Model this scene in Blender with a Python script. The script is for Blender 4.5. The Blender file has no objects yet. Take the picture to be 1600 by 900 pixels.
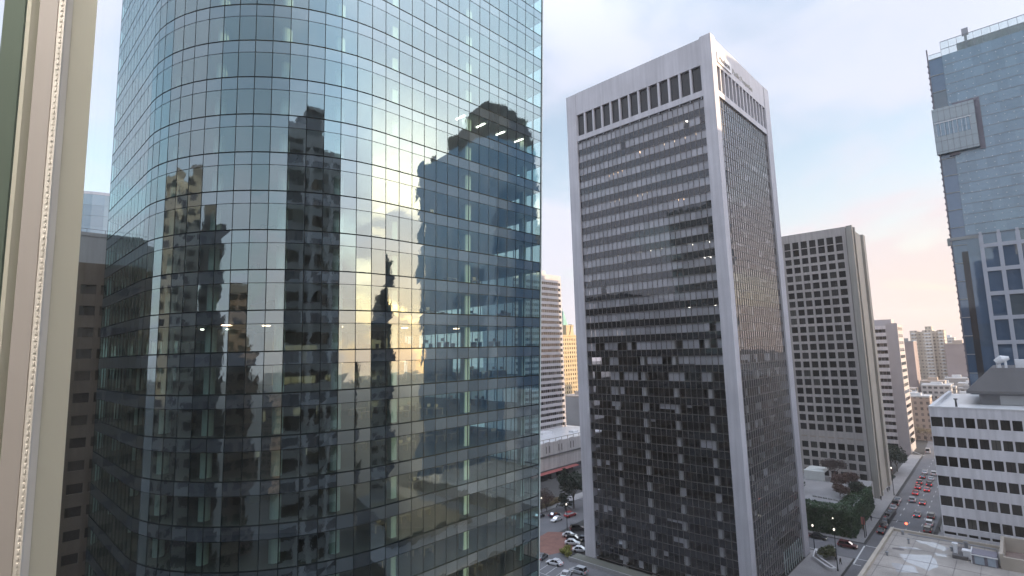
import bpy, math, random
from mathutils import Vector, Matrix
random.seed(7)
S = bpy.context.scene
COL = S.collection
R = math.radians
GZ = 56.0                      # height of the photographer's eye above the street

# ------------------------------------------------------------------ materials
MATS = {}
def newmat(name):
    m = bpy.data.materials.new(name); m.use_nodes = True
    nt = m.node_tree; nt.nodes.clear()
    out = nt.nodes.new('ShaderNodeOutputMaterial')
    MATS[name] = m
    return m, nt, out
def N(nt, typ, **kw):
    n = nt.nodes.new(typ)
    for k, v in kw.items():
        if k.startswith('i_'):
            n.inputs[k[2:].replace('_', ' ')].default_value = v
        else:
            setattr(n, k, v)
    return n
def L(nt, a, b): nt.links.new(a, b)
def c4(c): return (c[0], c[1], c[2], 1.0)

def surf(name, col, rough=.7, var=.12, scale=.35, metal=0.0, streak=0.0, bump=0.0, fine=0.0, spec=.5, obj_var=0.0):
    """weathered solid surface: broad stains, fine grain, rain streaks"""
    m, nt, out = newmat(name)
    b = N(nt, 'ShaderNodeBsdfPrincipled'); b.inputs['Roughness'].default_value = rough
    b.inputs['Metallic'].default_value = metal; b.inputs['Specular IOR Level'].default_value = spec
    geo = N(nt, 'ShaderNodeNewGeometry')
    n1 = N(nt, 'ShaderNodeTexNoise'); n1.inputs['Scale'].default_value = scale; n1.inputs['Detail'].default_value = 5
    L(nt, geo.outputs['Position'], n1.inputs['Vector'])
    val = n1.outputs['Fac']
    mr = N(nt, 'ShaderNodeMapRange'); mr.inputs['From Min'].default_value = .25; mr.inputs['From Max'].default_value = .75
    mr.inputs['To Min'].default_value = 1 - var; mr.inputs['To Max'].default_value = 1 + var
    L(nt, val, mr.inputs['Value']); v = mr.outputs['Result']
    def mul(a, b_):
        q = N(nt, 'ShaderNodeMath', operation='MULTIPLY'); L(nt, a, q.inputs[0]); L(nt, b_, q.inputs[1]); return q.outputs[0]
    if streak:
        mp = N(nt, 'ShaderNodeMapping'); mp.inputs['Scale'].default_value = (1.1, 1.1, .05)
        L(nt, geo.outputs['Position'], mp.inputs['Vector'])
        n2 = N(nt, 'ShaderNodeTexNoise'); n2.inputs['Scale'].default_value = 1.3; n2.inputs['Detail'].default_value = 4
        L(nt, mp.outputs[0], n2.inputs['Vector'])
        m2 = N(nt, 'ShaderNodeMapRange'); m2.inputs['From Min'].default_value = .35; m2.inputs['From Max'].default_value = .7
        m2.inputs['To Min'].default_value = 1; m2.inputs['To Max'].default_value = 1 - streak
        L(nt, n2.outputs['Fac'], m2.inputs['Value']); v = mul(v, m2.outputs['Result'])
    if fine:
        n3 = N(nt, 'ShaderNodeTexNoise'); n3.inputs['Scale'].default_value = 6; n3.inputs['Detail'].default_value = 3
        L(nt, geo.outputs['Position'], n3.inputs['Vector'])
        m3 = N(nt, 'ShaderNodeMapRange'); m3.inputs['From Min'].default_value = .3; m3.inputs['From Max'].default_value = .7
        m3.inputs['To Min'].default_value = 1 - fine; m3.inputs['To Max'].default_value = 1 + fine
        L(nt, n3.outputs['Fac'], m3.inputs['Value']); v = mul(v, m3.outputs['Result'])
    if obj_var:
        oi = N(nt, 'ShaderNodeObjectInfo')
        m4 = N(nt, 'ShaderNodeMapRange'); m4.inputs['To Min'].default_value = 1 - obj_var; m4.inputs['To Max'].default_value = 1 + obj_var
        L(nt, oi.outputs['Random'], m4.inputs['Value']); v = mul(v, m4.outputs['Result'])
    vm = N(nt, 'ShaderNodeVectorMath', operation='SCALE'); vm.inputs[0].default_value = col
    L(nt, v, vm.inputs['Scale']); L(nt, vm.outputs[0], b.inputs['Base Color'])
    if bump:
        bp = N(nt, 'ShaderNodeBump'); bp.inputs['Strength'].default_value = bump; bp.inputs['Distance'].default_value = .02
        n5 = N(nt, 'ShaderNodeTexNoise'); n5.inputs['Scale'].default_value = 9
        L(nt, geo.outputs['Position'], n5.inputs['Vector']); L(nt, n5.outputs['Fac'], bp.inputs['Height']); L(nt, bp.outputs[0], b.inputs['Normal'])
    L(nt, b.outputs[0], out.inputs['Surface'])
    return m

def wavy(nt, amp1, s1, amp2, s2, stretch=(1, 1, 1)):
    """rolled-glass distortion as a bump normal"""
    geo = N(nt, 'ShaderNodeNewGeometry')
    mp = N(nt, 'ShaderNodeMapping'); mp.inputs['Scale'].default_value = stretch
    L(nt, geo.outputs['Position'], mp.inputs['Vector'])
    a = N(nt, 'ShaderNodeTexNoise'); a.inputs['Scale'].default_value = s1; a.inputs['Detail'].default_value = 1
    b = N(nt, 'ShaderNodeTexNoise'); b.inputs['Scale'].default_value = s2; b.inputs['Detail'].default_value = 2
    L(nt, mp.outputs[0], a.inputs['Vector']); L(nt, mp.outputs[0], b.inputs['Vector'])
    b1 = N(nt, 'ShaderNodeBump'); b1.inputs['Strength'].default_value = 1; b1.inputs['Distance'].default_value = amp1
    b2 = N(nt, 'ShaderNodeBump'); b2.inputs['Strength'].default_value = 1; b2.inputs['Distance'].default_value = amp2
    L(nt, a.outputs['Fac'], b1.inputs['Height']); L(nt, b.outputs['Fac'], b2.inputs['Height'])
    L(nt, b1.outputs[0], b2.inputs['Normal'])
    return b2.outputs[0]

def glass(name, tint, gloss, ior, amp=(.004, .7, .0006, 4), rough=0.0, stretch=(1, 1, 1), dirt=0.0, dirtcol=(.4, .42, .42)):
    """clear tinted glazing: mirror by Fresnel, the rest looks through"""
    m, nt, out = newmat(name)
    tr = N(nt, 'ShaderNodeBsdfTransparent'); tr.inputs['Color'].default_value = c4(tint)
    gl = N(nt, 'ShaderNodeBsdfGlossy'); gl.inputs['Color'].default_value = c4(gloss); gl.inputs['Roughness'].default_value = rough
    fr = N(nt, 'ShaderNodeFresnel'); fr.inputs['IOR'].default_value = ior
    # same Fresnel on both sides of the sheet
    geo = N(nt, 'ShaderNodeNewGeometry')
    iv = N(nt, 'ShaderNodeMix', data_type='FLOAT')
    iv.inputs['A'].default_value = ior; iv.inputs['B'].default_value = 1 / ior
    L(nt, geo.outputs['Backfacing'], iv.inputs['Factor'])
    L(nt, iv.outputs[0], fr.inputs['IOR'])
    if amp:
        nrm = wavy(nt, *amp, stretch=stretch)
        L(nt, nrm, gl.inputs['Normal'])
    mx = N(nt, 'ShaderNodeMixShader'); L(nt, fr.outputs[0], mx.inputs[0]); L(nt, tr.outputs[0], mx.inputs[1]); L(nt, gl.outputs[0], mx.inputs[2])
    res = mx.outputs[0]
    if dirt:
        df = N(nt, 'ShaderNodeBsdfDiffuse'); df.inputs['Color'].default_value = c4(dirtcol)
        n1 = N(nt, 'ShaderNodeTexNoise'); n1.inputs['Scale'].default_value = .9; n1.inputs['Detail'].default_value = 6
        mp = N(nt, 'ShaderNodeMapping'); mp.inputs['Scale'].default_value = (1, 1, .35); L(nt, geo.outputs['Position'], mp.inputs['Vector']); L(nt, mp.outputs[0], n1.inputs['Vector'])
        mr = N(nt, 'ShaderNodeMapRange'); mr.inputs['From Min'].default_value = .4; mr.inputs['From Max'].default_value = .8; mr.inputs['To Max'].default_value = dirt
        L(nt, n1.outputs['Fac'], mr.inputs['Value'])
        m2 = N(nt, 'ShaderNodeMixShader'); L(nt, mr.outputs[0], m2.inputs[0]); L(nt, res, m2.inputs[1]); L(nt, df.outputs[0], m2.inputs[2]); res = m2.outputs[0]
    L(nt, res, out.inputs['Surface'])
    return m

def darkglass(name, col, ior, gloss=(1, 1, 1), amp=(.003, .7, .0005, 4), var=.5, attr=None, stretch=(1, 1, 1), obj_var=True, blind=None, rough=0.02):
    """glazing whose inside cannot be seen: dark body under a mirror coat"""
    m, nt, out = newmat(name)
    df = N(nt, 'ShaderNodeBsdfDiffuse'); gl = N(nt, 'ShaderNodeBsdfGlossy'); gl.inputs['Color'].default_value = c4(gloss); gl.inputs['Roughness'].default_value = rough
    fr = N(nt, 'ShaderNodeFresnel'); fr.inputs['IOR'].default_value = ior
    if amp:
        L(nt, wavy(nt, *amp, stretch=stretch), gl.inputs['Normal'])
    if attr:
        at = N(nt, 'ShaderNodeAttribute', attribute_name=attr); rnd = at.outputs['Fac']
    else:
        oi = N(nt, 'ShaderNodeObjectInfo'); rnd = oi.outputs['Random']
    if not obj_var:
        df.inputs['Color'].default_value = c4(col)
    else:
        rp = N(nt, 'ShaderNodeValToRGB'); rp.color_ramp.interpolation = 'CONSTANT'
        el = rp.color_ramp.elements
        b = blind or (.16, .15, .13)
        el[0].position = 0; el[0].color = c4([x * (1 - var) for x in col])
        el[1].position = .35; el[1].color = c4(col)
        e = el.new(.65); e.color = c4([x * (1 + var) for x in col])
        e = el.new(.84); e.color = c4([(x * 2 + y) / 3 for x, y in zip(col, b)])
        e = el.new(.94); e.color = c4(b)
        L(nt, rnd, rp.inputs[0]); L(nt, rp.outputs[0], df.inputs['Color'])
    mx = N(nt, 'ShaderNodeMixShader'); L(nt, fr.outputs[0], mx.inputs[0]); L(nt, df.outputs[0], mx.inputs[1]); L(nt, gl.outputs[0], mx.inputs[2])
    L(nt, mx.outputs[0], out.inputs['Surface'])
    return m

def emit(name, col, s):
    m, nt, out = newmat(name)
    e = N(nt, 'ShaderNodeEmission'); e.inputs['Color'].default_value = c4(col); e.inputs['Strength'].default_value = s
    L(nt, e.outputs[0], out.inputs['Surface']); return m

def gridwall(name, wall, win, sx, sz, fx, fz, var=.15, offz=0.0):
    """far facade: dark windows set in a wall grid"""
    m, nt, out = newmat(name)
    b = N(nt, 'ShaderNodeBsdfPrincipled'); b.inputs['Roughness'].default_value = .8
    geo = N(nt, 'ShaderNodeNewGeometry'); sp = N(nt, 'ShaderNodeSeparateXYZ'); sn = N(nt, 'ShaderNodeSeparateXYZ')
    L(nt, geo.outputs['Position'], sp.inputs[0]); L(nt, geo.outputs['True Normal'], sn.inputs[0])
    def M(op, a, b_=None, cmp=None):
        q = N(nt, 'ShaderNodeMath', operation=op)
        for i, x in enumerate((a, b_)):
            if x is None: continue
            if isinstance(x, (int, float)): q.inputs[i].default_value = x
            else: L(nt, x, q.inputs[i])
        return q.outputs[0]
    ny = M('GREATER_THAN', M('ABSOLUTE', sn.outputs['Y']), .5)
    nz = M('GREATER_THAN', M('ABSOLUTE', sn.outputs['Z']), .5)
    s = M('ADD', M('MULTIPLY', sp.outputs['X'], ny), M('MULTIPLY', sp.outputs['Y'], M('SUBTRACT', 1, ny)))
    fu = M('FRACT', M('DIVIDE', s, sx)); fv = M('FRACT', M('DIVIDE', M('ADD', sp.outputs['Z'], offz), sz))
    a = M('LESS_THAN', M('ABSOLUTE', M('SUBTRACT', fu, .5)), fx / 2)
    c = M('LESS_THAN', M('ABSOLUTE', M('SUBTRACT', fv, .5)), fz / 2)
    w = M('MULTIPLY', M('MULTIPLY', a, c), M('SUBTRACT', 1, nz))
    cell = N(nt, 'ShaderNodeCombineXYZ'); L(nt, M('FLOOR', M('DIVIDE', s, sx)), cell.inputs[0]); L(nt, M('FLOOR', M('DIVIDE', M('ADD', sp.outputs['Z'], offz), sz)), cell.inputs[1])
    wn = N(nt, 'ShaderNodeTexWhiteNoise', noise_dimensions='3D'); L(nt, cell.outputs[0], wn.inputs['Vector'])
    sc = N(nt, 'ShaderNodeVectorMath', operation='SCALE'); sc.inputs[0].default_value = win
    L(nt, M('ADD', M('MULTIPLY', wn.outputs['Value'], 1.3), .4), sc.inputs['Scale'])
    n1 = N(nt, 'ShaderNodeTexNoise'); n1.inputs['Scale'].default_value = .12; n1.inputs['Detail'].default_value = 5; L(nt, geo.outputs['Position'], n1.inputs['Vector'])
    ws = N(nt, 'ShaderNodeVectorMath', operation='SCALE'); ws.inputs[0].default_value = wall
    L(nt, M('ADD', M('MULTIPLY', n1.outputs['Fac'], var * 2), 1 - var), ws.inputs['Scale'])
    mx = N(nt, 'ShaderNodeMix', data_type='RGBA'); L(nt, w, mx.inputs['Factor']); L(nt, ws.outputs[0], mx.inputs['A']); L(nt, sc.outputs[0], mx.inputs['B'])
    L(nt, mx.outputs['Result'], b.inputs['Base Color'])
    L(nt, M('SUBTRACT', .85, M('MULTIPLY', w, .7)), b.inputs['Roughness'])
    L(nt, b.outputs[0], out.inputs['Surface'])
    return m

# ------------------------------------------------------------------ mesh builder
ORIG = {}
class MB:
    def __init__(s): s.v = []; s.f = []; s.mi = []; s.rn = []; s.uid = 0
    def add(s, vs, fs, mi=0, r=None):
        b = len(s.v); s.v += [tuple(p) for p in vs]
        rr = random.random() if r is None else r
        for f in fs: s.f.append(tuple(b + i for i in f)); s.mi.append(mi); s.rn.append(rr)
    def box(s, x0, x1, y0, y1, z0, z1, mi=0, r=None):
        vs = [(x, y, z) for z in (z0, z1) for y in (y0, y1) for x in (x0, x1)]
        s.add(vs, [(0, 2, 3, 1), (4, 5, 7, 6), (0, 1, 5, 4), (2, 6, 7, 3), (0, 4, 6, 2), (1, 3, 7, 5)], mi, r)
    def quad(s, a, b, c, d, mi=0, r=None): s.add([a, b, c, d], [(0, 1, 2, 3)], mi, r)
    def prism(s, poly, z0, z1, mi=0, top=None, sx=1.0):
        n = len(poly)
        t = top or poly
        vs = [(p[0], p[1], z0) for p in poly] + [(p[0], p[1], z1) for p in t]
        s.add(vs, [tuple(range(n))[::-1], tuple(range(n, 2 * n))] + [(i, (i + 1) % n, n + (i + 1) % n, n + i) for i in range(n)], mi)
    def tube(s, pts, rads, n=8, mi=0, caps=True):
        rings = []; b = len(s.v); rr = random.random()
        for i, p in enumerate(pts):
            p = Vector(p); d = (Vector(pts[min(i + 1, len(pts) - 1)]) - Vector(pts[max(i - 1, 0)])).normalized()
            a = Vector((0, 0, 1)) if abs(d.z) < .9 else Vector((1, 0, 0))
            x = d.cross(a).normalized(); y = d.cross(x)
            for k in range(n):
                t = 2 * math.pi * k / n
                s.v.append(tuple(p + (x * math.cos(t) + y * math.sin(t)) * rads[i]))
        for i in range(len(pts) - 1):
            for k in range(n):
                s.f.append((b + i * n + k, b + (i + 1) * n + k, b + (i + 1) * n + (k + 1) % n, b + i * n + (k + 1) % n)); s.mi.append(mi); s.rn.append(rr)
        if caps:
            s.f.append(tuple(b + k for k in range(n))); s.mi.append(mi); s.rn.append(rr)
            e = b + (len(pts) - 1) * n
            s.f.append(tuple(e + k for k in range(n))[::-1]); s.mi.append(mi); s.rn.append(rr)
    def build(s, name, mats, parent=None, origin=None, smooth=False):
        if not isinstance(mats, (list, tuple)): mats = [mats]
        me = bpy.data.meshes.new(name)
        o = Vector(origin) if origin is not None else (ORIG.get(parent.name, Vector((0, 0, 0))) if parent else Vector((0, 0, 0)))
        me.from_pydata([(p[0] - o.x, p[1] - o.y, p[2] - o.z) for p in s.v], [], s.f)
        for m in mats: me.materials.append(MATS[m] if isinstance(m, str) else m)
        me.polygons.foreach_set('material_index', s.mi)
        at = me.attributes.new('pane', 'FLOAT', 'FACE'); at.data.foreach_set('value', s.rn)
        if smooth: me.polygons.foreach_set('use_smooth', [True] * len(s.f))
        me.update()
        ob = bpy.data.objects.new(name, me); COL.objects.link(ob)
        if parent: ob.parent = parent
        else: ob.location = o
        ORIG[ob.name] = o
        return ob

def thing(name, label, cat, loc, group=None):
    o = bpy.data.objects.new(name, None); COL.objects.link(o); o.location = loc; o.empty_display_size = .5
    o['label'] = label; o['category'] = cat
    if group: o['group'] = group
    ORIG[o.name] = Vector(loc)
    return o
def tag(o, label, cat, group=None):
    o['label'] = label; o['category'] = cat
    if group: o['group'] = group
    return o
def struct(o): o['kind'] = 'structure'; return o
def dup(root, loc, rz=0.0, label=None, scale=1.0, matmap=None):
    r = root.copy(); COL.objects.link(r); r.location = loc; r.rotation_euler = (0, 0, rz); r.scale = (scale,) * 3
    if label: r['label'] = label
    for ch in [c for c in ALLCH.get(root.name, root.children)]:
        c = ch.copy(); COL.objects.link(c); c.parent = r
        for g in list(ch.children):
            d = g.copy(); COL.objects.link(d); d.parent = c
    return r
ALLCH = {}

class Face:
    """an upright axis-aligned facade: s runs along it, d stands out of it"""
    def __init__(s, kind, pos): s.k = kind; s.p = pos
    def P(s, a, z, d):
        if s.k == '-u': return (s.p - d, a, z)
        if s.k == '+u': return (s.p + d, a, z)
        if s.k == '-v': return (a, s.p - d, z)
        return (a, s.p + d, z)
    def box(s, mb, s0, s1, z0, z1, d0, d1, mi=0):
        p = s.P(s0, z0, d0); q = s.P(s1, z1, d1)
        mb.box(min(p[0], q[0]), max(p[0], q[0]), min(p[1], q[1]), max(p[1], q[1]), z0, z1, mi)
    def quad(s, mb, s0, s1, z0, z1, d, mi=0, r=None):
        v = [s.P(s0, z0, d), s.P(s1, z0, d), s.P(s1, z1, d), s.P(s0, z1, d)]
        if s.k in ('-u', '+v'): v.reverse()
        mb.quad(*v, mi=mi, r=r)

# ------------------------------------------------------------------ palette
surf('tower_concrete', (.63, .61, .635), .75, .09, .15, streak=.16, fine=.03)
surf('brown_concrete', (.53, .475, .44), .85, .12, .10, streak=.22, fine=.08)
surf('beige_concrete', (.50, .46, .40), .85, .10, .10, streak=.25)
surf('white_paint_wall', (.72, .70, .72), .7, .07, .2, streak=.2)
surf('white_trim', (.70, .69, .69), .6, .05, .3)
surf('pale_concrete', (.58, .55, .54), .85, .14, .15, streak=.3)
surf('asphalt', (.18, .176, .182), .9, .2, .12, fine=.15)
surf('sidewalk', (.34, .325, .32), .9, .14, .2, fine=.12)
surf('road_paint', (.70, .70, .68), .7, .2, 1.5)
surf('ground_soil', (.065, .063, .06), .95, .25, .03)
surf('brick_paving', (.26, .13, .10), .9, .22, .4, fine=.25)
surf('plaza_roof', (.17, .17, .14), .9, .15, .2)
surf('kerb_stone', (.36, .35, .34), .85, .1, .5)
surf('roof_gravel', (.34, .31, .28), .85, .35, .18, fine=.1)
surf('parapet_tan', (.42, .37, .31), .8, .12, .4)
surf('dark_roof', (.13, .125, .125), .8, .15, .3)
surf('penthouse_wall', (.20, .20, .21), .8, .1, .3)
surf('penthouse_light', (.45, .45, .45), .8, .1, .3)
surf('metal_grey', (.30, .31, .33), .45, .08, 1, metal=.6)
surf('metal_dark', (.05, .052, .055), .45, .1, 1, metal=.4)
surf('white_metal', (.75, .75, .76), .4, .05, 1)
surf('mullion_dark', (.012, .017, .018), .9, .1, .5, spec=.08)
surf('mullion_light', (.36, .33, .31), .5, .12, .4)
surf('mullion_bronze', (.21, .19, .175), .5, .12, .4, metal=.3)
surf('frame_edge', (.55, .62, .60), .5, .05, .5)
surf('ceiling_white', (.62, .62, .60), .9, .05, .5)
surf('ceiling_tile', (.74, .74, .76), .9, .08, .7)
surf('carpet', (.075, .062, .05), .95, .3, .25)
surf('carpet_dark', (.045, .038, .033), .95, .3, .3)
surf('core_dark', (.075, .06, .052), .8, .3, .3)
surf('interior_column', (.40, .45, .41), .8, .05, .5)
surf('interior_white', (.62, .61, .58), .8, .05, .5)
surf('core_wall', (.17, .15, .13), .8, .25, .15)
m_, nt, out = newmat('blind_and_sheen')  # cloth for scattered blinds, painted sheen for the upper panes
b = N(nt, 'ShaderNodeBsdfPrincipled'); b.inputs['Roughness'].default_value = .9
at = N(nt, 'ShaderNodeAttribute', attribute_name='pane'); mr = N(nt, 'ShaderNodeMapRange'); mr.inputs['To Min'].default_value = .45; mr.inputs['To Max'].default_value = .66; L(nt, at.outputs['Fac'], mr.inputs['Value'])
vm = N(nt, 'ShaderNodeVectorMath', operation='SCALE'); vm.inputs[0].default_value = (1, .98, .97); L(nt, mr.outputs[0], vm.inputs['Scale']); L(nt, vm.outputs[0], b.inputs['Base Color']); L(nt, b.outputs[0], out.inputs['Surface'])
surf('desk_wood', (.20, .14, .09), .6, .2, 1)
surf('brown_brick', (.105, .085, .06), .9, .2, .25, streak=.15, fine=.12)
surf('grey_panel', (.36, .37, .36), .75, .08, .3, streak=.1)
surf('storey_grey', (.26, .27, .26), .75, .08, .3, streak=.15)
surf('chateau_stone', (.46, .36, .22), .85, .1, .2)
surf('copper_green', (.20, .38, .33), .7, .15, .3)
surf('slate_grey', (.20, .19, .22), .8, .15, .3)
surf('lavender_concrete', (.46, .435, .445), .8, .06, .3, streak=.06)
surf('tan_block', (.44, .36, .30), .85, .15, .1)
surf('rose_block', (.31, .25, .24), .9, .15, .1)
surf('grey_block', (.33, .32, .32), .85, .15, .1)
surf('hill_forest', (.045, .05, .05), 1, .35, .01)
surf('tree_bark', (.10, .085, .07), .95, .2, 3)
surf('twig', (.13, .10, .09), .95, .2, 2)
surf('leaf_dark', (.04, .055, .036), .8, .4, .7, obj_var=.15)
surf('leaf_ivy', (.06, .11, .05), .7, .5, .5)
surf('leaf_olive', (.11, .12, .055), .8, .35, .9)
surf('leaf_yellow', (.26, .25, .06), .8, .3, 1)
surf('leaf_rust', (.13, .075, .06), .85, .4, .8)
surf('leaf_straw', (.28, .22, .13), .9, .3, .5)
surf('awning_red', (.35, .10, .09), .8, .2, .5)
surf('canvas_white', (.70, .70, .66), .8, .05, .5)
surf('rubber', (.02, .02, .02), .8, .1, 2)
surf('frame_cream', (.74, .72, .61), .55, .03, 4)
surf('frame_taupe', (.52, .48, .46), .55, .03, 4)
surf('frame_green', (.13, .17, .14), .6, .05, 4)
surf('gasket_white', (.92, .87, .80), .6, .04, 30, bump=.3)
surf('gasket_black', (.03, .028, .025), .7, .1, 5)
surf('room_white', (.75, .74, .71), .85, .02, 1)
surf('room_carpet', (.22, .21, .20), .95, .1, 5)
surf('skin_tone', (.45, .30, .23), .6, .05, 3)
surf('sign_white', (.80, .78, .78), .5, .02, 1)
surf('sign_letter', (.06, .05, .06), .5, .05, 1)
surf('sign_bronze', (.30, .28, .24), .5, .05, 1, metal=.2)
surf('grid_frame', (.50, .52, .57), .7, .06, .4)
surf('bay_panel', (.38, .44, .46), .3, .06, .8)
surf('spandrel_blue', (.05, .06, .075), .4, .15, .4)
surf('roof_membrane', (.62, .62, .62), .35, .12, .5)
surf('sky_blue_panel', (.34, .40, .46), .4, .08, .5)
surf('pit_brown', (.20, .15, .13), .9, .2, .4)

glass('glass_teal', (.67, .84, .82), (.80, .98, 1.0), 3.3, amp=(.0042, .55, .0010, 3.2), dirt=.05, dirtcol=(.3, .34, .33))
darkglass('spandrel_glass', (.038, .05, .06), 3.3, gloss=(.80, .97, 1.0), amp=(.003, .55, .0008, 3.2), obj_var=True, attr='pane', var=.25, blind=(.055, .07, .085))
glass('glass_smoke', (.88, .88, .91), (.93, .95, 1), 1.75, amp=(.003, .5, .0012, 2.5), stretch=(1, 1, .35))
darkglass('spandrel_smoke', (.020, .021, .024), 1.8, gloss=(.93, .95, 1), amp=(.003, .5, .0012, 2.5), attr='pane', var=.12, blind=(.024, .024, .027), stretch=(1, 1, .35))
darkglass('window_glass', (.04, .037, .036), 1.6, attr=None, var=.5, blind=(.11, .105, .095))
darkglass('window_strip', (.03, .028, .03), 1.6, attr='pane', var=.6, blind=(.13, .12, .11))
darkglass('window_brown', (.05, .042, .033), 1.6, attr='pane', var=.5, blind=(.10, .085, .065))
darkglass('tower_blue', (.075, .13, .21), 2.1, gloss=(.85, .94, 1), attr='pane', var=.12, blind=(.08, .11, .13), amp=(.004, .3, .0008, 2))
darkglass('tower_pale', (.20, .29, .36), 1.9, gloss=(.88, .96, 1), attr='pane', var=.09, blind=(.23, .33, .40), amp=(.004, .3, .0008, 2), rough=.12)
darkglass('mirror_blue_glass', (.19, .34, .52), 2.4, gloss=(.8, .92, 1), attr='pane', var=.1, blind=(.22, .37, .55), amp=(.02, .12, .004, 1))
darkglass('car_glass', (.012, .013, .015), 1.5, obj_var=False, amp=None)
glass('clear_screen', (.82, .90, .90), (1, 1, 1), 1.5, amp=None, dirt=.25, dirtcol=(.5, .62, .65))
glass('window_pane', (.97, .985, .98), (1, 1, 1), 1.45, amp=None, dirt=.02, dirtcol=(.7, .7, .7))
darkglass('slot_glass', (.05, .05, .055), 1.5, attr='pane', var=.3, blind=(.06, .06, .065))
emit('light_cool', (1, .93, .80), 4)
emit('light_warm', (1, .62, .38), 2.6)
emit('light_dim', (1, .72, .50), .8)
emit('tail_red', (1, .03, .03), .8)
emit('signal_red', (1, .10, .05), 1.6)
emit('frame_fill_panel', (1, .93, .85), 4.5)
emit('lamp_white', (1, .93, .8), .45)
gridwall('far_cream', (.58, .50, .41), (.27, .23, .20), 2.6, 3.0, .5, .45)
gridwall('far_grey', (.42, .40, .39), (.07, .07, .075), 3.2, 3.4, .62, .45)
gridwall('far_tan', (.48, .37, .30), (.20, .16, .15), 2.8, 3.2, .45, .5)
gridwall('far_white', (.52, .50, .48), (.12, .12, .13), 3.5, 3.3, .8, .4)
gridwall('mirror_dark', (.095, .092, .088), (.03, .034, .04), 3.0, 3.6, .7, .55)
gridwall('mirror_concrete', (.27, .26, .24), (.035, .035, .04), 3.2, 3.5, .6, .5)
gridwall('mirror_brown', (.16, .12, .10), (.02, .02, .02), 3.2, 3.4, .7, .5)
gridwall('mirror_blue', (.10, .16, .22), (.045, .075, .11), 1.6, 3.9, .9, .6)
gridwall('pale_tower_wall', (.42, .47, .57), (.37, .43, .54), 3.0, 3.5, .8, .5)

# ------------------------------------------------------------------ ground and roads
g = MB(); g.quad((-1500, -1500, 0), (2600, -1500, 0), (2600, 1500, 0), (-1500, 1500, 0)); struct(g.build('ground', 'ground_soil'))
def sheet(name, poly, z, mat):
    m = MB(); m.add([(p[0], p[1], z) for p in poly], [tuple(range(len(poly)))]); return struct(m.build(name, mat))
sheet('road', [(120, 23.2), (330, 24.4), (480, 33), (480, 49), (330, 39.2), (290, 38.2), (193, 36.6), (120, 36.2)], .008, 'asphalt')
sheet('cross_road', [(165.5, -120), (178.5, -120), (178.5, 130), (165.5, 130)], .004, 'asphalt')
sheet('back_road', [(60, 102), (118, 108), (165, 112), (165, 126), (60, 126)], .006, 'asphalt')
sheet('parking_lot', [(54, 40), (119.5, 40), (119.5, 101), (54, 101)], .005, 'asphalt')
sheet('brick_plaza', [(112, 101.5), (124, 97), (135, 106), (131, 112), (112, 109)], .05, 'brick_paving')
def slab(name, poly, z1, mats, z0=0.0):
    m = MB(); m.prism(poly, z0, z1); return struct(m.build(name, mats))
slab('sidewalk', [(179.2, 37.2), (330, 39.9), (330, 44.5), (179.2, 42.5)], .14, 'sidewalk')
slab('sidewalk', [(179.2, 42.6), (183, 42.6), (183, 110), (179.2, 110)], .14, 'sidewalk')
slab('sidewalk', [(119.7, 36.9), (164.8, 36.9), (164.8, 100), (162.6, 100), (162.6, 46.3), (119.7, 46.3)], .14, 'sidewalk')
slab('sidewalk', [(179.2, 8), (330, 12), (330, 23.8), (179.2, 22.4)], .14, 'sidewalk')
slab('plaza', [(117.5, 46.4), (120.9, 46.4), (120.9, 93), (117.5, 93)], .9, 'plaza_roof')
slab('kerb', [(117.1, 40), (117.4, 40), (117.4, 93.2), (117.1, 93.2)], 1.0, 'kerb_stone')
slab('sidewalk', [(60, 126.2), (190, 126.2), (190, 131), (60, 131)], .14, 'sidewalk')
# painted markings
pm = MB()
def line(x0, y0, x1, y1, w, z=.016):
    d = Vector((x1 - x0, y1 - y0, 0)); n = Vector((-d.y, d.x, 0)).normalized() * w / 2
    a = Vector((x0, y0, z)); b = Vector((x1, y1, z))
    pm.quad(a + n, a - n, b - n, b + n)
for y0, sl in ((33.3, .012), (30.2, .013), (27.0, .02)):
    for k in range(30):
        x = 182 + k * 8.0
        line(x, y0 + sl * (x - 205), x + 2.6, y0 + sl * (x + 2.6 - 205), .16)
line(161.6, 36.2, 177.2, 36.6, .35); line(165.7, 30.0, 165.7, 36.4, .3); line(177.6, 30.0, 177.6, 36.4, .3)
line(166, 42.3, 171, 42.3, .35); line(173.5, 42.3, 178, 42.3, .3); line(166.5, 46, 166.5, 60, .2)
line(161.2, 34.5, 161.2, 36.2, .3); line(330, 39, 345, 47, .3)
struct(pm.build('road_markings', 'road_paint'))
pm = MB()
for k in range(14):
    y = 62 + k * 2.75; line(106.5, y, 112.0, y + .8, .14, .012)
line(106.3, 60, 106.3, 100, .14, .012)
struct(pm.build('parking_markings', 'road_paint'))
# far hills and treeline
h = MB(); prev = None
for i in range(61):
    x = -900 + i * 30; top = 40 + 7 * math.sin(i * .7) + 5 * math.sin(i * 1.9 + 1)
    cur = (x, top)
    if prev:
        h.add([(1750, prev[0], -2), (1750, cur[0], -2), (1750, cur[0], cur[1]), (1750, prev[0], prev[1]), (2150, prev[0], -2), (2150, cur[0], -2)],
              [(1, 0, 3, 2), (3, 4, 5, 2)])
    prev = cur
struct(h.build('hill', 'hill_forest'))

# ------------------------------------------------------------------ curved glass office tower
GT = thing('glass_tower', 'huge teal mirrored glass office tower with a rounded corner', 'tower', (32, 70, 0))
U0, U1, V0, V1 = 12.0, 52.0, 44.93, 94.0
CC, CR = (29.0, 61.93), 17.0
TOP = 108.2; FH = 3.68; F0 = 82.4 - 22 * FH
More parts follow.
